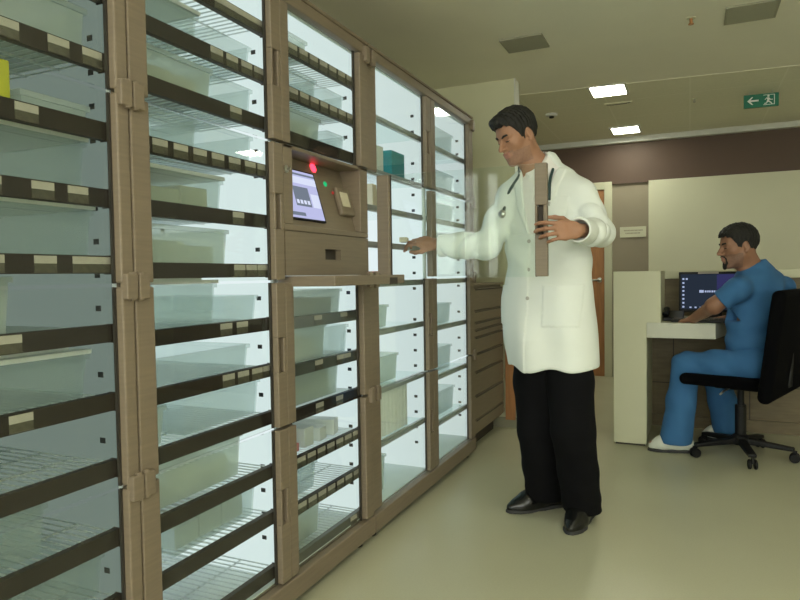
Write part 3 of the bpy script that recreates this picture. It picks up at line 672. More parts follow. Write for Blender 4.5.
# ------------------------------------------------------------------ organic modelling: signed distance fields meshed with surface nets
class Field:
    def __init__(s, lo, hi, h):
        s.h = h; s.lo = np.array(lo, float); s.n = np.ceil((np.array(hi)-s.lo)/h).astype(int)+1
        s.a = np.full(s.n, .1, np.float32)
    def blk(s, lo, hi, pad):
        i0 = np.maximum(0, np.floor((np.array(lo)-pad-s.lo)/s.h).astype(int)); i1 = np.minimum(s.n, np.ceil((np.array(hi)+pad-s.lo)/s.h).astype(int)+1)
        if (i1 <= i0).any(): return None, None
        sl = tuple(slice(a,b) for a,b in zip(i0,i1))
        ax = [(s.lo[k]+s.h*np.arange(i0[k],i1[k])).astype(np.float32) for k in range(3)]
        return sl, (ax[0][:,None,None], ax[1][None,:,None], ax[2][None,None,:])
    def put(s, lo, hi, fn, k=.01, sub=False):
        sl, P = s.blk(lo, hi, k+3*s.h)
        if sl is None: return s
        d = fn(*P); A = s.a[sl]
        if sub: d = -d; hh = np.maximum(k-np.abs(A-d),0)/k if k else 0; s.a[sl] = np.maximum(A,d)+(hh*hh*k*.25 if k else 0)
        else:
            hh = np.maximum(k-np.abs(A-d),0)/k if k else 0; s.a[sl] = np.minimum(A,d)-(hh*hh*k*.25 if k else 0)
        return s
    def cap(s, a, b, r1, r2=None, k=.01, sub=False):
        a = np.array(a,float); b = np.array(b,float); r2 = r1 if r2 is None else r2; ba = b-a; L2 = max(float(ba@ba),1e-12); R = max(r1,r2)
        def fn(x,y,z):
            t = np.clip(((x-a[0])*ba[0]+(y-a[1])*ba[1]+(z-a[2])*ba[2])/L2, 0, 1)
            return np.sqrt((x-a[0]-t*ba[0])**2+(y-a[1]-t*ba[1])**2+(z-a[2]-t*ba[2])**2)-(r1+(r2-r1)*t)
        return s.put(np.minimum(a,b)-R, np.maximum(a,b)+R, fn, k, sub)
    def chain(s, pts, rs, k=.01, sub=False):
        for i in range(len(pts)-1): s.cap(pts[i], pts[i+1], rs[i], rs[i+1], k, sub)
        return s
    def ell(s, c, R, rad, k=.01, sub=False):
        """ellipsoid, R rows = its axes"""
        c = np.array(c,float); R = np.array(R,float); rad = np.array(rad,float); e = np.abs(R.T*rad).sum(1)
        return s.put(c-e, c+e, lambda x,y,z: elld(x,y,z,c,R,rad), k, sub)
    def mesh(s):
        A = s.a; I = A < 0
        c = np.zeros(s.n-1, np.uint8)
        for dx in (0,1):
            for dy in (0,1):
                for dz in (0,1): c += I[dx:s.n[0]-1+dx, dy:s.n[1]-1+dy, dz:s.n[2]-1+dz]
        act = np.argwhere((c > 0) & (c < 8)); N = len(act)
        off = np.array([(i,j,k) for i in (0,1) for j in (0,1) for k in (0,1)])
        val = np.stack([A[act[:,0]+o[0],act[:,1]+o[1],act[:,2]+o[2]] for o in off],1)
        acc = np.zeros((N,3)); cnt = np.zeros(N)
        for p in range(8):
            for q in range(p+1,8):
                if np.abs(off[p]-off[q]).sum() != 1: continue
                cr = (val[:,p] < 0) != (val[:,q] < 0); t = val[:,p]/np.where(cr, val[:,p]-val[:,q], 1)
                acc += np.where(cr[:,None], off[p]+t[:,None]*(off[q]-off[p]), 0); cnt += cr
        vs = s.lo + s.h*(act+acc/cnt[:,None])
        lin = np.ravel_multi_index(act.T, tuple(s.n-1)); fs = []
        def look(ix): return np.searchsorted(lin, np.ravel_multi_index(ix.T, tuple(s.n-1)))
        for ax in range(3):
            s0 = [slice(None)]*3; s1 = [slice(None)]*3; s0[ax] = slice(0,-1); s1[ax] = slice(1,None)
            D = I[tuple(s0)] != I[tuple(s1)]; E = np.argwhere(D)
            u, v = [(1,2),(2,0),(0,1)][ax]
            ok = (E[:,u]>0)&(E[:,v]>0)&(E[:,u]<s.n[u]-1)&(E[:,v]<s.n[v]-1); E = E[ok]
            eu = np.eye(3,dtype=int)[u]; ev = np.eye(3,dtype=int)[v]
            q = np.stack([look(E-eu-ev), look(E-ev), look(E), look(E-eu)],1)
            ins = I[E[:,0],E[:,1],E[:,2]]
            q[~ins] = q[~ins][:,::-1]; fs.append(q)
        return vs, np.concatenate(fs)
    def build(s, name, mats, parent=None, matfn=None, smooth=1, loc=None):
        vs, fs = s.mesh()
        for _ in range(smooth):
            acc = np.zeros_like(vs); cnt = np.zeros(len(vs))
            for a,b in ((0,1),(1,2),(2,3),(3,0)):
                np.add.at(acc, fs[:,a], vs[fs[:,b]]); np.add.at(cnt, fs[:,a], 1); np.add.at(acc, fs[:,b], vs[fs[:,a]]); np.add.at(cnt, fs[:,b], 1)
            vs = vs*.5+.5*acc/np.maximum(cnt,1)[:,None]
        org = np.array(loc if loc is not None else (0,0,0))
        me = bpy.data.meshes.new(name); me.vertices.add(len(vs)); me.vertices.foreach_set('co', (vs-org).astype(np.float32).ravel())
        me.loops.add(fs.size); me.polygons.add(len(fs)); me.loops.foreach_set('vertex_index', fs.ravel().astype(np.int32))
        me.polygons.foreach_set('loop_start', np.arange(0,fs.size,4,dtype=np.int32))
        me.polygons.foreach_set('use_smooth', [True]*len(fs))
        for m_ in (mats if isinstance(mats,(list,tuple)) else [mats]): me.materials.append(m_)
        if matfn is not None: me.polygons.foreach_set('material_index', matfn(vs[fs].mean(1)).astype(np.int32))
        me.update(); me.validate()
        o = bpy.data.objects.new(name, me); COL.objects.link(o)
        if loc is not None: o.location = loc
        if parent is not None:
            o.parent = parent; o.matrix_parent_inverse = Matrix.Translation(-parent.location)
        return o
def elld(x,y,z,c,R,rad):
    dx,dy,dz = x-c[0],y-c[1],z-c[2]
    q = [(dx*R[i][0]+dy*R[i][1]+dz*R[i][2]) for i in range(3)]
    k0 = np.sqrt(sum((q[i]/rad[i])**2 for i in range(3))); k1 = np.sqrt(sum((q[i]/rad[i]**2)**2 for i in range(3)))+1e-6
    return k0*(k0-1)/k1
def unit(v): v = np.array(v,float); return v/np.linalg.norm(v)
FWH = unit(FW*np.array([1,1,0])); ZUP = np.array([0,0,1.0])
def dirv(r, u, t):
    """direction from view-right, world-up, towards-camera components"""
    return unit(r*RT + u*ZUP - t*FWH)
def smin(a,b,k): h = np.maximum(k-np.abs(a-b),0)/k; return np.minimum(a,b)-h*h*k*.25
def smax(a,b,k): return -smin(-a,-b,k)

class Head:
    """head frame: c = centre between the ears, f forward, u up, l the person's left; sc scale"""
    def __init__(s, c, f, u, sc=.95):
        s.c = np.array(c); s.f = unit(f); u = np.array(u,float); s.u = unit(u - s.f*(u@s.f)); s.l = np.cross(s.u, s.f); s.sc = sc
    def p(s, f, u, l=0.0): return s.c + s.sc*(f*s.f + u*s.u + l*s.l)
    def loc(s, P):
        d = (P - s.c)/s.sc; return d@s.f, d@s.u, d@s.l
    def axes(s): return np.array([s.f, s.u, s.l])
    def sculpt(s, F, neck, neck_r=.056):
        S = s.sc; A = s.axes(); e = lambda c, r, k=.012, sub=False: F.ell(s.p(*c), A, np.array(r)*S, k*S, sub)
        c = lambda a, b, r1, r2=None, k=.01, sub=False: F.cap(s.p(*a), s.p(*b), r1*S, (r1 if r2 is None else r2)*S, k*S, sub)
        e((-.012,.038,0), (.097,.090,.075), .02)                # cranium
        e((.028,.020,0), (.066,.085,.064), .03)                 # forehead
        e((.025,-.040,0), (.066,.078,.056), .03)                # face
        for q in (-1,1):
            c((-.004,-.052,q*.052), (.056,-.102,q*.018), .018, .017, .025)   # jaw
            e((.056,-.022,q*.040), (.024,.020,.024), .02)       # cheek bone
            c((.084,.022,q*.010), (.076,.024,q*.046), .010, .008, .016)      # brow ridge
        e((.078,-.106,0), (.020,.018,.022), .025)               # chin
        e((.074,-.070,0), (.026,.026,.030), .02)                # muzzle
        for q in (-1,1): e((.098,.0,q*.031), (.020,.014,.020), .014, True)   # eye sockets
        for q in (-1,1):
            e((.073,.0,q*.031), (.0155,.0135,.0165), .004)      # lids
            c((.086,.0065,q*.020),(.083,.0055,q*.043), .0042, .004, .005)
            c((.085,-.0075,q*.020),(.082,-.007,q*.042), .0032, .003, .005)
        c((.091,.018,0), (.117,-.026,0), .0075, .0105, .012)     # nose
        e((.118,-.030,0), (.011,.0095,.010), .008)
        for q in (-1,1): e((.100,-.032,q*.0125), (.010,.008,.0065), .006)
        c((.104,-.040,0), (.098,-.050,0), .005, .005, .01)
        c((.098,-.0555,-.020), (.1025,-.0565,0), .0045, .006, .006); c((.098,-.0555,.020), (.1025,-.0565,0), .0045, .006, .006)   # lips
        c((.095,-.0685,-.016), (.100,-.069,0), .005, .0072, .006); c((.095,-.0685,.016), (.100,-.069,0), .005, .0072, .006)
        c((.108,-.0625,-.020), (.108,-.0625,.020), .0032, .0032, .004, True)
        for q in (-1,1):                                        # ears
            T = unit(s.f*.35+s.u*0+s.l*q*.0); ax = np.array([unit(s.f*.93-s.l*q*.35+s.u*-.15), unit(s.u+s.f*.16*-1), unit(s.l*q+s.f*.35)])
            F.ell(s.p(-.016,-.004,q*.078), ax, np.array([.0165,.029,.0075])*S, .006*S)
            F.ell(s.p(-.013,-.001,q*.0865), ax, np.array([.0085,.017,.0075])*S, .004*S, True)
            F.ell(s.p(-.010,-.033,q*.076), ax, np.array([.009,.010,.006])*S, .006*S)
        F.cap(s.p(-.028,-.045,0), neck, neck_r*S, neck_r*1.12*S, .03)
        F.cap(s.p(.010,-.085,0), np.array(neck)+s.f*.012, neck_r*.7*S, neck_r*.8*S, .03)
        return F
    def hair(s, F, grow=.012, top=.076, quiff=.012):
        S = s.sc; A = s.axes()
        lo = s.c-.17; hi = s.c+.17
        def fn(x,y,z):
            dx,dy,dz = (x-s.c[0])/S,(y-s.c[1])/S,(z-s.c[2])/S
            f = dx*s.f[0]+dy*s.f[1]+dz*s.f[2]; u = dx*s.u[0]+dy*s.u[1]+dz*s.u[2]; l = dx*s.l[0]+dy*s.l[1]+dz*s.l[2]
            g = elld(f,u,l,(-.014,.042,0),np.eye(3),(.097+grow,.090+grow*1.2,.075+grow*.75))
            g2 = elld(f,u,l,(.036,.052,0),np.eye(3),(.062+grow,.062+grow+quiff*.6,.062+grow*.6))
            g = smin(g,g2,.03)
            g = smin(g, elld(f,u,l,(.082,.100,0),np.eye(3),(.034,.026,.050)), .02) if quiff else g
            g = g + .0022*np.sin(l*260+f*60)*np.cos(f*120+u*90) + .0015*np.sin(f*330+l*190)
            rag = .005*np.sin(l*210)+.003*np.sin(l*410+1)
            topr = (top+rag-.25*np.maximum(0,np.abs(l)-.035)) - u            # above the hairline
            side = np.maximum(f-(.046+.5*(u-.03)), -.055-u)                   # behind the temples
            burn = np.maximum(np.maximum(f-.030+.35*np.abs(u+.01)*0, .004-f), np.maximum(-.030-u, .055-np.abs(l)))
            nape = np.maximum(f+.040, -.088-u)
            reg = np.minimum(np.minimum(topr, np.maximum(side, -.006-u)), np.minimum(burn, nape))
            ear = elld(f,u,np.abs(l),(-.014,-.008,.085),np.eye(3),(.026,.036,.03))
            return smax(smax(g, reg, .006), -ear, .004)*S
        return F.put(lo, hi, fn, .002)
    def shell(s, F, grow, reg_fn):
        """thin layer over the face ellipsoids inside reg_fn(f,u,l) < 0"""
        S = s.sc
        def fn(x,y,z):
            dx,dy,dz = (x-s.c[0])/S,(y-s.c[1])/S,(z-s.c[2])/S
            f = dx*s.f[0]+dy*s.f[1]+dz*s.f[2]; u = dx*s.u[0]+dy*s.u[1]+dz*s.u[2]; l = dx*s.l[0]+dy*s.l[1]+dz*s.l[2]
            return reg_fn(f,u,l)*S
        return fn
    def eyes(s, parent, look):
        for q in (-1,1):
            b = MB(); c = s.p(.0735,-.0005,q*.031); r = .0138*s.sc; g = unit(look)
            n = 14; prof = [(math.sin(math.pi*i/n)*r, -math.cos(math.pi*i/n)*r) for i in range(n+1)]
            b.lathe([(max(a,1e-5),z) for a,z in prof], seg=18)
            T = Vector(g).to_track_quat('Z','Y').to_matrix()
            b.v = [tuple(T @ Vector(p) + Vector(c) - parent.location) for p in b.v]
            b.mi = [1 if (sum(b_[2] if 0 else 0 for b_ in ()) or False) else 0 for _ in b.f]
            for i,f_ in enumerate(b.f):
                ctr = sum((Vector(b.v[j]) for j in f_), Vector())/len(f_) + parent.location - Vector(c)
                b.mi[i] = 1 if ctr.normalized().dot(Vector(g)) > .86 else 0
            e_ = b.build('eye', [M['eye_white'], M['iris']], parent, smooth=True)
            t = MB(); t.tube([s.p(*p)-np.array(parent.location) for p in ((.0865,.0005,q*.0185),(.0905,-.0012,q*.026),(.0895,-.0015,q*.036),(.083,-.0005,q*.0445))], [.0014*s.sc,.0024*s.sc,.0026*s.sc,.0012*s.sc], 6)
            t.build('eyelash', M['hair'], e_, smooth=True)
    def brows(s, parent, F=None):
        for q in (-1,1):
            b = MB(); pts = [(.0975,.0215,q*.013),(.0965,.027,q*.026),(.0885,.0285,q*.040),(.078,.024,q*.051)]
            b.tube([s.p(*p)-np.array(parent.location) for p in pts], [.0042*s.sc,.0055*s.sc,.0048*s.sc,.002*s.sc], 8)
            b.build('eyebrow', M['hair'], parent, smooth=True)

def hand(F, W, fd, nrm, side, curl, spread=.10, thumb=None, sc=1.0, fore_r=.027, k=.008):
    """W wrist, fd finger direction, nrm out of the back of the hand, side towards the thumb; curl = per finger (three joint angles, deg)"""
    W = np.array(W); fd = unit(fd); nrm = unit(np.array(nrm)-fd*(np.array(nrm)@fd)); sd = np.array(side); sd = unit(sd-fd*(sd@fd)-nrm*(sd@nrm))
    kn = []
    for i,(a,b) in enumerate(((.030,.088),(.010,.092),(-.010,.087),(-.029,.078))):
        kp = W + sc*(sd*a + fd*b + nrm*.003*(1-abs(i-1.3))); kn.append(kp)
        F.cap(W+sc*(sd*a*.75+fd*.012), kp, .0145*sc, .0108*sc, .010)
    F.cap(kn[0]-fd*.02*sc, kn[3]-fd*.02*sc, .0115*sc, .0105*sc, .012)
    F.cap(W+sc*(sd*.016+fd*.02-nrm*.008), W+sc*(sd*.03+fd*.052-nrm*.010), .015*sc, .012*sc, .012)
    L = [(.043,.026,.021),(.047,.030,.022),(.043,.028,.021),(.034,.020,.019)]; R = [(.0092,.0083,.0076,.0066),(.0095,.0086,.0078,.0067),(.0090,.0082,.0075,.0064),(.0080,.0072,.0066,.0057)]
    tips = []
    for i in range(4):
        p = kn[i]; ang = 0; base = unit(fd + sd*spread*(1.5-i))
        for j in range(3):
            ang += math.radians(curl[i][j]); d = base*math.cos(ang) - nrm*math.sin(ang); q = p + d*L[i][j]*sc
            F.cap(p, q, R[i][j]*sc, R[i][j+1]*sc, .004); p = q
        tips.append(p)
    t0 = W + sc*(sd*.026 + fd*.026 - nrm*.006)
    for d,l,r1,r2 in zip(thumb, (.040,.033,.026), (.0135,.0105,.0095), (.0105,.0095,.0078)):
        d = unit(d[0]*fd + d[1]*nrm + d[2]*sd); q = t0 + d*l*sc; F.cap(t0, q, r1*sc, r2*sc, .006); t0 = q
    return tips

M['skin'] = mat('skin', (.35,.18,.108), .5, var=.06, scale=30, bump=.03, bscale=300, spec=.35)
M['skin_dark'] = mat('skin_tan', (.28,.14,.085), .5, var=.06, scale=30, bump=.03, bscale=300, spec=.35)
M['lips'] = mat('lips', (.36,.165,.12), .45); M['stubble'] = mat('stubble_skin', (.27,.145,.095), .6, var=.12, scale=90)
M['hair'] = mat('black_hair', (.006,.005,.004), .6, var=.4, scale=40, stretch=(1,1,4), bump=.4, bscale=180)
M['eye_white'] = mat('eye_white', (.7,.68,.62), .3); M['iris'] = mat('iris', (.02,.012,.008), .2)
M['coat'] = mat('white_coat', (.74,.78,.75), .8, var=.015, scale=6, bump=.05, bscale=400)
M['shirt'] = mat('white_shirt', (.76,.74,.72), .75, var=.02, scale=10, bump=.05, bscale=500)
M['trousers'] = mat('black_trousers', (.004,.004,.005), .95, spec=.15, var=.2, scale=10, bump=.05, bscale=400)
M['shoe'] = mat('black_leather', (.006,.006,.006), .24, spec=.35, coat=.15)
M['rubber'] = mat('stethoscope_rubber', (.02,.05,.05), .4)
M['scrubs'] = mat('blue_scrubs', (.035,.135,.31), .85, var=.06, scale=9, bump=.08, bscale=400)
M['shoe_white'] = mat('white_shoe', (.68,.70,.62), .5, var=.04); M['sole'] = mat('dark_sole', (.03,.03,.03), .7)
M['thread'] = mat('coat_seam', (.55,.57,.54), .8); M['button'] = mat('coat_button', (.42,.42,.39), .4)

# ================================================================== the doctor
NB = V(537,166,2.86)                                  # neck base
hd = Head(V(517.0,136.5,2.83), dirv(-.80,-.40,.40), ZUP*1.0 + RT*-.02, .905)
SL, SR = V(579,186,2.755), V(513,188,2.93)            # shoulders (his left, his right)
EL, WL = V(601,233,2.68), V(578,230,2.395)
ER, WR = V(486,246,2.86), V(437,245,2.93)
HL, HR = V(567,345,2.77), V(534,345,2.85)
KL, KR = V(573,430,2.69), V(538,430,2.84)
AL, AR = V(582,512,2.70), V(547,497,2.87)
def floor_at(px, py):
    d = V(px,py,1.0)-EYE; return EYE - d*EYE[2]/d[2]
tipL, heelL, tipR, heelR = floor_at(569,536), floor_at(585.5,517), floor_at(506,513), floor_at(549,507)
toeL, toeR = unit(tipL-heelL), unit(tipR-heelR)
AL, AR = tipL-toeL*.195, tipR-toeR*.195
AL[2] = .09; AR[2] = .09
chest_l = unit((SL-SR)*np.array([1,1,0])); chest_n = np.cross(ZUP, chest_l); 
if chest_n@FWH > 0: chest_n = -chest_n
ROOT = np.array([(AL[0]+AR[0])/2, (AL[1]+AR[1])/2, 0])
lo = np.array([-1.36,2.25,0.0]); hi = np.array([.02,3.1,1.86])
B_ = Field(lo, hi, .0036)
hd.sculpt(B_, NB-ZUP*.02, .053)
B_.chain([NB, (SL*.55+NB*.45)-ZUP*.035, SL-ZUP*.045], [.046,.042,.044], .03); B_.chain([NB, (SR*.55+NB*.45)-ZUP*.035, SR-ZUP*.045], [.046,.042,.044], .03)
PC = (HL+HR)/2; TC = (SL+SR)/2
tor = lambda t: TC*(1-t)+PC*t
for sgn in (-1,1):
    B_.chain([tor(.22)+chest_l*.06*sgn-chest_n*.01, tor(.5)+chest_l*.05*sgn-chest_n*.01, tor(.95)+chest_l*.06*sgn], [.075,.08,.085], .05)
B_.chain([SL-ZUP*.03, EL, WL], [.045,.037,.025], .03); B_.chain([SR-ZUP*.03, ER, WR], [.045,.037,.025], .03)
B_.chain([HL, KL, AL+ZUP*.02], [.085,.055,.042], .03); B_.chain([HR, KR, AR+ZUP*.02], [.085,.055,.042], .03)
for A_,t_ in ((AL,toeL),(AR,toeR)): B_.chain([A_*np.array([1,1,0])+ZUP*.05, A_*np.array([1,1,0])+ZUP*.04+t_*.14], [.035,.022], .03)
# his left hand holds the strip of the open door
fdL = dirv(-.97,-.03,.22)
hand(B_, WL+fdL*.0, fdL, dirv(.25,.22,.93), ZUP+RT*-.1, [(6,30,30),(12,36,32),(18,40,34),(24,42,36)], .10,
     [(.5,-.45,.75),(.85,-.45,.35),(.95,-.2,.1)], .93)
# his right hand reaches onto the glass shelf
fdR = unit(V(407,237,2.985)-WR)
hand(B_, WR, fdR, dirv(-.1,.80,.55), dirv(.05,-.5,.85), [(22,30,22),(26,34,24),(28,36,26),(30,38,26)], .06,
     [(.75,-.45,.5),(.9,-.4,.1),(.95,-.2,-.1)], 1.0)
def skin_mat(H):
    def fn(P):
        f,u,l = H.loc(P); m_ = (u < -.050) & (u > -.0775) & (f > .0925) & (np.abs(l) < .024)
        st = (u < -.045-.0*f) & (u > -.125) & (f > -.005+.35*(u+.08)*0) & (f > .0) & ~m_ & ((u < -.072) | (np.abs(l) > .03) & (u < -.055+.25*(.09-f)*0) | (u > -.056) & (f > .08) & (u < -.045))
        return m_.astype(int) + 2*st.astype(int)
    return fn
doc = B_.build('person', [M['skin'], M['lips'], M['stubble']], None, skin_mat(hd), 1, loc=ROOT)
tag(doc, 'standing man in a white coat and stethoscope holding a glass door open', 'person')
del B_
HF = Field(hd.c-.2, hd.c+.2, .0028); hd.hair(HF); HF.build('hair', M['hair'], doc, None, 1)
hd.eyes(doc, hd.f*.8 - ZUP*.5); hd.brows(doc)

# --- clothes
def column(stations, l, n, k=1.0):
    """elliptic column: stations (z, centre, half width along l, half depth along n), returns a distance function"""
    zs = np.array([s[0] for s in stations]); o = np.argsort(zs); zs = zs[o]
    cx = np.array([s[1][0] for s in stations])[o]; cy = np.array([s[1][1] for s in stations])[o]
    aa = np.array([s[2] for s in stations])[o]; bb = np.array([s[3] for s in stations])[o]
    def sm(z, v):
        # smooth interpolation between the stations
        i = np.clip(np.searchsorted(zs, z)-1, 0, len(zs)-2); t = np.clip((z-zs[i])/(zs[i+1]-zs[i]), 0, 1); t = t*t*(3-2*t)*.5+t*.5
        return v[i]+(v[i+1]-v[i])*t
    def fn(x,y,z):
        Z = np.asarray(z); X0,Y0,A0,B0 = sm(Z,cx),sm(Z,cy),sm(Z,aa),sm(Z,bb)
        dx,dy = x-X0,y-Y0; p = dx*l[0]+dy*l[1]; q = dx*n[0]+dy*n[1]
        k0 = np.sqrt((p/A0)**2+(q/B0)**2); k1 = np.sqrt((p/A0**2)**2+(q/B0**2)**2)+1e-6
        d = k0*(k0-1)/k1
        return smax(d, np.maximum(zs[0]-Z, Z-zs[-1])+0*d, .012)
    return fn
def zof(py, z): return V(400,py,z)[2]
def at(px, py, z): return V(px,py,z)
cst = [(zof(369,2.80), at(553,369,2.80), .203,.160),(zof(340,2.8), at(550,340,2.80), .207,.156),(zof(300,2.8), at(548,300,2.82), .203,.148),
       (zof(265,2.8), at(548,265,2.82), .190,.138),(zof(225,2.83), at(548,225,2.84), .190,.132),(zof(192,2.84), at(547,192,2.85), .185,.112),(zof(176,2.85), at(545,176,2.86), .135,.085),(zof(166,2.86), at(541,166,2.86), .092,.078),(zof(155,2.87), at(539,155,2.875), .074,.070)]
ctr_fn = column(cst, chest_l, chest_n)
clo = np.array([-1.12,2.36,.60]); chi = np.array([.06,3.14,1.62])
CF = Field(clo, chi, .0042)
def folds(x,y,z):
    p = (x-cst[2][1][0])*chest_l[0]+(y-cst[2][1][1])*chest_l[1]
    low = np.clip((1.15-z)/.35, 0, 1); mid = np.exp(-((z-1.22)/.12)**2)
    return 0.009*low*np.sin(p*34+.8*np.sin(z*7)) + .008*mid*np.sin(z*45+p*26) + .004*np.sin(p*20+z*16)
CF.put(clo, chi, lambda x,y,z: ctr_fn(x,y,z)+folds(x,y,z), .02)
def sleeve(Fd, pts, rs, cuff_r, k=.03):
    for i in range(len(pts)-1): Fd.cap(pts[i], pts[i+1], rs[i], rs[i+1], k)
SLc, SRc = SL-ZUP*.045-chest_l*.0, SR-ZUP*.045
for S_ in (SLc,SRc): CF.cap(NB*.72+S_*.28-ZUP*.030-chest_n*.012, S_-ZUP*.0, .056, .066, .04)
cuffL = WL + unit(EL-WL)*.012; cuffR = WR + unit(ER-WR)*.014
sleeve(CF, [NB*.35+SL*.65-ZUP*.035, SLc, (SLc+EL)/2, EL, (EL+cuffL)/2, cuffL], [.060,.066,.058,.052,.049,.046], .05)
sleeve(CF, [NB*.35+SR*.65-ZUP*.035, SRc, (SRc+ER)/2, ER, (ER+cuffR)/2, cuffR], [.062,.068,.062,.057,.054,.050], .05)
# sleeve folds
sl_, P_ = CF.blk(clo, chi, 0)
def near_seg(P, a, b):
    ba = b-a; t = np.clip(sum((P[i]-a[i])*ba[i] for i in range(3))/float(ba@ba),0,1)
    return np.sqrt(sum((P[i]-a[i]-t*ba[i])**2 for i in range(3))), t
for a,b,e in ((SLc,EL,1),(EL,cuffL,0),(SRc,ER,1),(ER,cuffR,0)):
    a = np.array(a); b = np.array(b); dd,t = near_seg(P_, a, b); ax = unit(b-a); w1 = unit(np.cross(ax,ZUP)); 
    s_ = sum((P_[i]-a[i])*ax[i] for i in range(3)); q_ = sum((P_[i]-a[i])*w1[i] for i in range(3)); z_ = P_[2]-a[2]
    CF.a += (.013*np.clip(1.3-dd/.075,0,1)*(.55+.45*np.sin(s_*19+z_*31+q_*23))*(1-2*np.abs(np.sin(s_*27+q_*26+1.9*np.sin(z_*15+s_*9))))*np.clip(t*3*(1.25-t),.15,1)).astype(np.float32)
# cut cuffs, hem, neck opening
def half(Fd, p, n_, lo, hi, k=.006): Fd.put(lo, hi, lambda x,y,z: -((x-p[0])*n_[0]+(y-p[1])*n_[1]+(z-p[2])*n_[2]), k, True)
for c_,e_ in ((cuffL,EL),(cuffR,ER)):
    n_ = unit(c_-e_); half(CF, c_+n_*.006, n_, c_-.07, c_+.07+n_*.03, .006)
    CF.cap(c_-n_*.03, c_+n_*.03, .036, .040, .004, True)
# V opening of the coat
nf = np.array([chest_n[0], chest_n[1], 0])
mid = lambda z: np.array([np.interp(z,[s[0] for s in cst][::-1] if cst[0][0]>cst[-1][0] else [s[0] for s in cst],[s[1][0] for s in cst]), np.interp(z,[s[0] for s in cst],[s[1][1] for s in cst])])
zV, zN = zof(236,2.72), zof(168,2.8)
V0 = np.array([*mid(1.4), 0])
def vshape(x,y,z, grow=0.0):
    dx,dy = x-V0[0],y-V0[1]; p = dx*chest_l[0]+dy*chest_l[1]; q = dx*chest_n[0]+dy*chest_n[1]
    t = np.clip((z-zV)/(zN-zV),0,1.2); wid = .010+.075*t**.8
    return np.maximum(np.maximum(np.abs(p+.012)-wid-grow, .035-q), zV-z-grow*2)
base_coat = CF.a.copy()
CF.put([V0[0]-.3,V0[1]-.3,zV-.05],[V0[0]+.3,V0[1]+.3,zN+.1], lambda x,y,z: np.maximum(vshape(x,y,z), -(ctr_fn(x,y,z)+.020)), .004, True)
CF.cap(NB-ZUP*.01, NB+hd.u*.10, .060, .072, .006, True)
# lapels: a raised layer either side of the opening
sl2, P2 = CF.blk([V0[0]-.3,V0[1]-.3,zV-.05],[V0[0]+.3,V0[1]+.3,zN+.06], 0)
vs_ = vshape(*P2, grow=0.0); lap = np.maximum(np.maximum(base_coat[sl2]-.007, vs_-.036*np.clip((P2[2]-zV)/(.12),0.05,1)), -vs_+.001)
lap = np.maximum(np.maximum(lap, P2[2]-(zN-.02)), -(base_coat[sl2]+.012)); CF.a[sl2] = np.minimum(CF.a[sl2], lap)
# front overlap edge, below the opening
def edge(x,y,z):
    dx,dy = x-V0[0],y-V0[1]; p = dx*chest_l[0]+dy*chest_l[1]; q = dx*chest_n[0]+dy*chest_n[1]
    return np.maximum(np.maximum(np.abs(p+.075)-.062, .02-q), z-zV)
sl3, P3 = CF.blk([V0[0]-.3,V0[1]-.3,.6],[V0[0]+.3,V0[1]+.3,zV], 0)
CF.a[sl3] = np.minimum(CF.a[sl3], np.maximum(np.maximum(base_coat[sl3]-.004, edge(*P3)), -(base_coat[sl3]+.010)))
coat_surface = base_coat
# pockets: two patch pockets low, one breast pocket
for p0,wd,z0,z1 in ((.125,.072,.86,1.03),(-.15,.05,.86,1.03),(.085,.045,1.30,1.40)):
    def pk(x,y,z, p0=p0,wd=wd,z0=z0,z1=z1):
        dx,dy = x-V0[0],y-V0[1]; p = dx*chest_l[0]+dy*chest_l[1]; q = dx*chest_n[0]+dy*chest_n[1]
        return np.maximum(np.maximum(np.abs(p-p0)-wd, -q), np.maximum(z0-z, z-z1))
    s4, P4 = CF.blk([V0[0]-.3,V0[1]-.3,z0-.02],[V0[0]+.3,V0[1]+.3,z1+.02], 0)
    CF.a[s4] = np.minimum(CF.a[s4], np.maximum(np.maximum(base_coat[s4]-.0042, pk(*P4)), -(base_coat[s4]+.01)))
CF.build('coat', M['coat'], doc, None, 1)
del CF, base_coat
# shirt with collar
SF = Field([V0[0]-.3,V0[1]-.3,1.10],[V0[0]+.3,V0[1]+.3,1.64], .004)
SF.put(SF.lo, [V0[0]+.3,V0[1]+.3,1.62], lambda x,y,z: np.maximum(ctr_fn(x,y,z)+.010, 1.14-z), .01)
nk = unit(hd.p(-.028,-.045)-NB)
SF.chain([NB-nk*.02, NB+nk*.016], [.072,.066], .02)
for q in (-1,1): SF.chain([NB+nk*.012+chest_l*q*.050, NB-nk*.012+chest_l*q*.040+chest_n*.058, NB-nk*.055+chest_l*q*.030+chest_n*.088], [.012,.013,.006], .012)
half(SF, NB+nk*.034+chest_n*-.01, unit(nk+chest_n*.55), NB-.2, NB+.2, .006)
SF.cap(NB-nk*.005, NB+nk*.09, .0535, .060, .004, True)
SF.put(SF.lo, [V0[0]+.3,V0[1]+.3,1.64], lambda x,y,z: np.maximum(np.abs((x-V0[0])*chest_l[0]+(y-V0[1])*chest_l[1]+.012)-.008*np.clip((z-1.36)/.1,0,1)-.0005, np.maximum(.05-((x-V0[0])*chest_n[0]+(y-V0[1])*chest_n[1]), 1.385-z)), .004, True)
SF.build('shirt', M['shirt'], doc, None, 1)
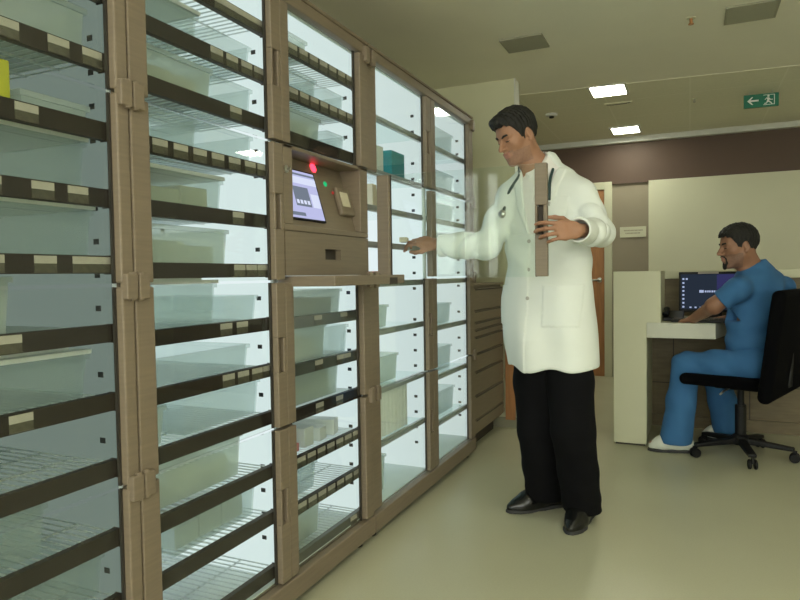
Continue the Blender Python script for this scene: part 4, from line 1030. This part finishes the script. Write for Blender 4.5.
# buttons
for zz in (zV-.03, zV-.15, zV-.27):
    c_ = None
    for q in np.arange(.25,.0,-.002):
        p = np.array([*mid(zz),zz])+chest_n*q-chest_l*.028
        if float(ctr_fn(np.float64(p[0]),np.float64(p[1]),np.array([p[2]]))[0]) < .006: c_ = p; break
    if c_ is not None:
        b = MB(); b.lathe([(0,0),(.008,0),(.008,.003),(.005,.0038),(0,.0038)], seg=14); T = Vector(chest_n).to_track_quat('Z','Y').to_matrix()
        b.v = [tuple(T @ Vector(p)+Vector(c_+chest_n*.001-ROOT)) for p in b.v]; b.build('button', M['button'], doc, smooth=False)
# trousers
TF = Field([-.98,2.35,.0],[-.02,3.2,1.0], .0045)
def leg(a, kn_, an, rs):
    TF.chain([a, (a+kn_)/2, kn_, (kn_+an)/2, an], rs, .02)
leg(HL+ZUP*.05-chest_l*.0, KL, AL-ZUP*.045, [.088,.097,.090,.084,.083]); leg(HR+ZUP*.05, KR, AR-ZUP*.045, [.088,.097,.088,.082,.080])
s5, P5 = TF.blk(TF.lo, TF.lo+(TF.n-1)*TF.h, 0)
for A_,K_,ph_ in ((AL,KL,0),(AR,KR,2)):
    dd,t = near_seg(P5, np.array(K_), np.array(A_)-ZUP*.05); wv = (P5[0]*RT[0]+P5[1]*RT[1])
    TF.a += (.005*np.clip(1.4-dd/.09,0,1)*np.clip((t-.55)*3,0,1)*np.sin(P5[2]*75+wv*25+ph_)).astype(np.float32)
    TF.a += (.004*np.clip(1.4-dd/.09,0,1)*np.exp(-((P5[2]-.50)/.08)**2)*np.sin(P5[2]*60+wv*40+ph_)).astype(np.float32)
for A_ in (AL,AR):
    half(TF, A_*np.array([1,1,0])+ZUP*.048, -ZUP, A_*np.array([1,1,0])-np.array([.12,.12,0.03]), A_*np.array([1,1,0])+np.array([.12,.12,.05]), .004)
TF.build('trousers', M['trousers'], doc, None, 1)
del TF
def shoe(A_, t_, name, L_=.285, dress=True):
    g = A_*np.array([1,1,0]); s_ = np.cross(ZUP, t_); F = Field(g-np.array([.34,.34,.02]), g+np.array([.34,.34,.16]), .0035)
    h_ = g - t_*.075; tp = g + t_*(L_-.115)
    F.chain([h_+ZUP*.038, g+t_*.02+ZUP*.045, g+t_*.09+ZUP*.036, tp-t_*.03+ZUP*.028], [.034,.038,.042,.030], .03)
    F.chain([h_+ZUP*.05, g+ZUP*.085], [.034,.043], .03); F.chain([g+t_*.0+ZUP*.08, g+t_*.08+ZUP*.05], [.040,.034], .03)
    F.cap(tp-t_*.045+ZUP*.026, tp+ZUP*.022, .032, .020, .02)
    F.chain([g+t_*.05+ZUP*.02, g+t_*.12+ZUP*.018], [.036,.038], .02)
    half(F, g+ZUP*.012, -ZUP, F.lo, F.lo+np.array([.68,.68,.035]), .003)
    o = F.build(name, M['shoe'], doc, None, 1)
    S = Field(g-np.array([.34,.34,.02]), g+np.array([.34,.34,.05]), .0035)
    S.chain([h_+ZUP*.0, g+t_*.02, g+t_*.10, tp-t_*.03, tp], [.038,.036,.044,.038,.024], .02)
    S.put(S.lo, S.lo+np.array([.68,.68,.09]), lambda x,y,z: z-.014+0*x+0*y, .003) if 0 else None
    S.a = np.maximum(S.a, (np.abs(S.blk(S.lo, S.lo+(S.n-1)*S.h, 0)[1][2]-.0085)-.0075)).astype(np.float32)
    S.build('sole', M['sole'], o, None, 0)
    return o
shoe(AL, toeL, 'shoe'); shoe(AR, toeR, 'shoe')
# stethoscope: a tube round the neck with the chest piece hanging at his right
def on_coat(px, py, z0=2.60, off=.012):
    for z in np.arange(z0, 3.0, .003):
        p = V(px,py,z)
        if float(ctr_fn(np.float64(p[0]),np.float64(p[1]),np.array([p[2]]))[0]) < off: return p
    return V(px,py,2.8)
def spline(pts, n=8):
    P = [np.array(p) for p in pts]; P = [2*P[0]-P[1]]+P+[2*P[-1]-P[-2]]; out = []
    for i in range(1,len(P)-2):
        for t in np.linspace(0,1,n,endpoint=False):
            out.append(.5*((2*P[i])+(-P[i-1]+P[i+1])*t+(2*P[i-1]-5*P[i]+4*P[i+1]-P[i+2])*t*t+(-P[i-1]+3*P[i]-3*P[i+1]+P[i+2])*t**3))
    return out+[P[-2]]
ste = thing('stethoscope', 'dark stethoscope hanging round the neck of the man in the white coat', 'stethoscope', tuple(NB))
rel = lambda pts: [np.array(p)-NB for p in pts]
tb = MB(); path = [on_coat(549,200,off=.014), on_coat(550,180,off=.014), NB+chest_l*.078+nk*.015-chest_n*.02, NB-chest_n*.072+nk*.030, NB-chest_l*.074+nk*.012-chest_n*.01, on_coat(519,176,off=.014), on_coat(510,190,off=.014), on_coat(506,203,off=.014), on_coat(503,213,off=.014)]
tb.tube(rel(spline(path)), .0068, 8); tb.build('tube', M['rubber'], ste, smooth=True)
cp = on_coat(502,214,off=.016)-NB; b = MB(); b.lathe([(0,-.006),(.016,-.006),(.018,0),(.016,.006),(.006,.010),(0,.010)], seg=18); T = Vector(chest_n).to_track_quat('Z','Y').to_matrix()
b.v = [tuple(T @ Vector(p)+Vector(cp)) for p in b.v]; b.build('chest_piece', M['steel'], ste, smooth=True)
b = MB(); e0 = on_coat(549,202,off=.014)-NB; b.tube([e0, e0-ZUP*.02], [.006,.004], 8); b.build('ear_piece', M['button'], ste, smooth=True)
# the small packet in his right hand
pkp = V(404,240,2.975)
pk_ = box((-.018,-.036,-.011),(.018,.036,.011)).build('medicine_packet', M['card'], bevel=.003, loc=tuple(pkp)); pk_.rotation_euler = (0,0,.3)
tag(pk_, 'small pale packet held in the fingers reaching onto the glass shelf', 'packet')
# ================================================================== the seated person in blue scrubs
M['stubble_dark'] = mat('stubble_tan', (.20,.105,.07), .6, var=.12, scale=90)
h2 = Head(V(738.5,246.5,3.66), dirv(-.985,-.12,-.10), ZUP + RT*.03, .945)
N2 = V(752,268,3.68)
S2L, S2R = V(738,281,3.57), V(783,280,3.84)
E2L, W2L = V(714,306,3.64), V(693,319,3.86)
E2R, W2R = V(752,316,3.97), V(714,322,4.00)
H2L, H2R = V(752,366,3.62), V(767,366,3.82)
K2L, K2R = V(686,364,3.84), V(716,372,4.06)
A2L, A2R = V(676,440,3.86), V(728,428,4.08)
PL = (H2L+H2R)/2; TC2 = (S2L+S2R)/2
l2 = unit((S2L-S2R)*np.array([1,1,0])); n2 = np.cross(ZUP, l2); n2 = n2 if n2@RT < 0 else -n2
ROOT2 = np.array([PL[0], PL[1], PL[2]-.09])
allp = np.array([h2.c,N2,S2L,S2R,E2L,W2L,E2R,W2R,H2L,H2R,K2L,K2R,A2L,A2R])
lo2 = allp.min(0)-.30; hi2 = allp.max(0)+.22; lo2[2] = 0.0
B2 = Field(lo2, hi2, .0045)
h2.sculpt(B2, N2-ZUP*.01, .058)
t2 = lambda t: TC2*(1-t)+PL*t
for sg,S_ in ((1,S2L),(-1,S2R)):
    B2.chain([N2-ZUP*.02, S_-ZUP*.05], [.045,.045], .03)
    B2.chain([t2(.15)+l2*.07*sg-ZUP*.02, t2(.5)+l2*.06*sg, t2(.98)+l2*.06*sg], [.085,.085,.09], .05)
B2.chain([S2L-ZUP*.03,E2L,W2L], [.048,.042,.027], .03); B2.chain([S2R-ZUP*.03,E2R,W2R], [.048,.042,.027], .03)
B2.chain([H2L,K2L,A2L], [.085,.055,.042], .03); B2.chain([H2R,K2R,A2R], [.085,.055,.042], .03)
tl = unit((V(652,444,3.88)-V(690,446,3.82))*np.array([1,1,0])); tr_ = unit(tl*.9+FWH*.4)
for A_,t_ in ((A2L,tl),(A2R,tr_)): B2.chain([A_, A_*np.array([1,1,0])+ZUP*.05, A_*np.array([1,1,0])+ZUP*.04+t_*.13], [.04,.036,.022], .03)
hf = unit(V(681,322,3.95)-W2L); hand(B2, W2L, hf, ZUP+hf*.2, unit(np.cross(ZUP,hf))*-1, [(18,22,18)]*4, .12, [(.8,-.2,.6),(.9,-.3,.2),(.95,-.2,.0)], .95)
hr = unit(V(698,324,4.04)-W2R); hand(B2, W2R, hr, ZUP+hr*.2, unit(np.cross(ZUP,hr)), [(18,22,18)]*4, .12, [(.8,-.2,.6),(.9,-.3,.2),(.95,-.2,.0)], .95)
def beard2(P):
    f,u,l = h2.loc(P); lip = (u < -.050) & (u > -.0775) & (f > .0925) & (np.abs(l) < .022)
    st = (u < -.040) & (f > .005) & ~lip & ((u < -.066) | (np.abs(l) > .03) | (f > .075) & (u < -.040)) & (u > -.125)
    return lip.astype(int)+2*st.astype(int)
nurse = B2.build('person', [M['skin_dark'], M['lips'], M['stubble_dark']], None, beard2, 1, loc=ROOT2)
tag(nurse, 'seated person in blue scrubs with short dark hair and goatee working at the desk', 'person')
HF = Field(h2.c-.2, h2.c+.2, .0035); h2.hair(HF, top=.072, quiff=0, grow=.010); HF.build('hair', M['hair'], nurse, None, 1)
h2.eyes(nurse, h2.f-ZUP*.1); h2.brows(nurse)
GF = Field(h2.c-.2, h2.c+.2, .003)
S_ = h2.sc
for q in (-1,1):
    GF.chain([h2.p(.1035,-.047,q*.004), h2.p(.098,-.050,q*.020), h2.p(.089,-.064,q*.027), h2.p(.085,-.088,q*.024), h2.p(.090,-.108,q*.010)], [.0042*S_,.0042*S_,.0035*S_,.0055*S_,.011*S_], .006)
GF.chain([h2.p(.094,-.092,0), h2.p(.093,-.118,0)], [.009*S_,.011*S_], .008)
GF.build('goatee', M['hair'], nurse, None, 1)
# scrub top
zf = lambda py,z: V(400,py,z)[2]
st2 = [(zf(376,3.72), V(757,376,3.72), .175,.150),(zf(350,3.72), V(754,350,3.71), .175,.145),(zf(320,3.7), V(754,320,3.71), .168,.128),(zf(297,3.7), V(757,297,3.71), .178,.125),(zf(282,3.7), V(759,282,3.71), .165,.105),(zf(273,3.7), V(757,273,3.70), .115,.085),(zf(265,3.7), V(752,265,3.69), .072,.070)]
c2f = column(st2, l2, n2)
T2 = Field([lo2[0],lo2[1],.42],[hi2[0],hi2[1],1.28], .005)
def folds2(x,y,z):
    p = (x-st2[2][1][0])*l2[0]+(y-st2[2][1][1])*l2[1]
    return .005*np.sin(p*30+z*26+.7*np.sin(z*14)) + .005*np.exp(-((z-.72)/.12)**2)*np.sin(z*60+p*14)
T2.put(T2.lo, [hi2[0],hi2[1],1.28], lambda x,y,z: c2f(x,y,z)+folds2(x,y,z), .02)
for S_s,E_s in ((S2L,E2L),(S2R,E2R)):
    T2.cap(N2*.7+S_s*.3-ZUP*.045, S_s-ZUP*.045, .052, .060, .05)
    m_ = S_s-ZUP*.045+(E_s-S_s+ZUP*.045)*.62; T2.chain([S_s-ZUP*.045, m_], [.058,.061], .04)
    d_ = unit(E_s-(S_s-ZUP*.045)); half(T2, m_+d_*.01, d_, m_-.1, m_+.1, .004)
    T2.cap(m_-d_*.02, m_+d_*.05, .048, .051, .004, True)
T2.cap(N2-ZUP*.01, N2+h2.u*.1, .060, .07, .006, True)
T2.build('scrub_top', M['scrubs'], nurse, None, 1)
# scrub trousers
Q2 = Field([lo2[0],lo2[1],0.0],[hi2[0],hi2[1],.70], .005)
for H_,K_,A_,ph_ in ((H2L,K2L,A2L,0),(H2R,K2R,A2R,1)):
    an = A_*np.array([1,1,0])+ZUP*.075
    Q2.chain([H_, (H_+K_)/2-ZUP*.004, K_-ZUP*.01, (K_+an)/2, an], [.100,.088,.077,.080,.090], .03)
Q2.chain([H2L+ZUP*.02,H2R+ZUP*.02], [.10,.10], .04)
s6, P6 = Q2.blk(Q2.lo, Q2.lo+(Q2.n-1)*Q2.h, 0)
for H_,K_,A_ in ((H2L,K2L,A2L),(H2R,K2R,A2R)):
    dd,t = near_seg(P6, K_, A_); w_ = P6[0]*RT[0]+P6[1]*RT[1]
    Q2.a += (.006*np.clip(1.4-dd/.08,0,1)*np.sin(w_*70+P6[2]*18+1.2*np.sin(P6[2]*20))*np.clip(t*2,.2,1)).astype(np.float32)
    dd,t = near_seg(P6, H_, K_); Q2.a += (.006*np.clip(1.4-dd/.09,0,1)*np.sin(w_*55+P6[2]*50)).astype(np.float32)
    g_ = A_*np.array([1,1,0]); half(Q2, g_+ZUP*.055, -ZUP, g_-np.array([.14,.14,.03]), g_+np.array([.14,.14,.06]), .004)
Q2.build('scrub_trousers', M['scrubs'], nurse, None, 1)
def clog(A_, t_, nm):
    g = A_*np.array([1,1,0]); F = Field(g-np.array([.34,.34,.02]), g+np.array([.34,.34,.16]), .0045)
    F.chain([g-t_*.07+ZUP*.045, g+ZUP*.055, g+t_*.08+ZUP*.045, g+t_*.125+ZUP*.030], [.038,.043,.043,.030], .03)
    half(F, g+ZUP*.016, -ZUP, F.lo, F.lo+np.array([.68,.68,.04]), .003)
    o = F.build(nm, M['shoe_white'], nurse, None, 1)
    S = Field(g-np.array([.34,.34,.02]), g+np.array([.34,.34,.05]), .0045)
    S.chain([g-t_*.075, g+t_*.02, g+t_*.10, g+t_*.13], [.036,.039,.042,.031], .02)
    S.a = np.maximum(S.a, (np.abs(S.blk(S.lo, S.lo+(S.n-1)*S.h, 0)[1][2]-.0105)-.0095)).astype(np.float32)
    S.build('sole', M['sole'], o, None, 0)
clog(A2L, tl, 'shoe'); clog(A2R, tr_, 'shoe')
# ------------------------------------------------------------------ world and render look
w = bpy.data.worlds.new('world'); SC.world = w; w.use_nodes = True
w.node_tree.nodes['Background'].inputs[0].default_value = (.9,.95,.8,1); w.node_tree.nodes['Background'].inputs[1].default_value = .0
SC.view_settings.view_transform = 'Standard'; SC.view_settings.look = 'None'
SC.view_settings.exposure = 0.0; SC.view_settings.gamma = 1.0; SC.view_settings.use_curve_mapping = False
SC.cycles.transparent_max_bounces = 32
SC.cycles.max_bounces = 10
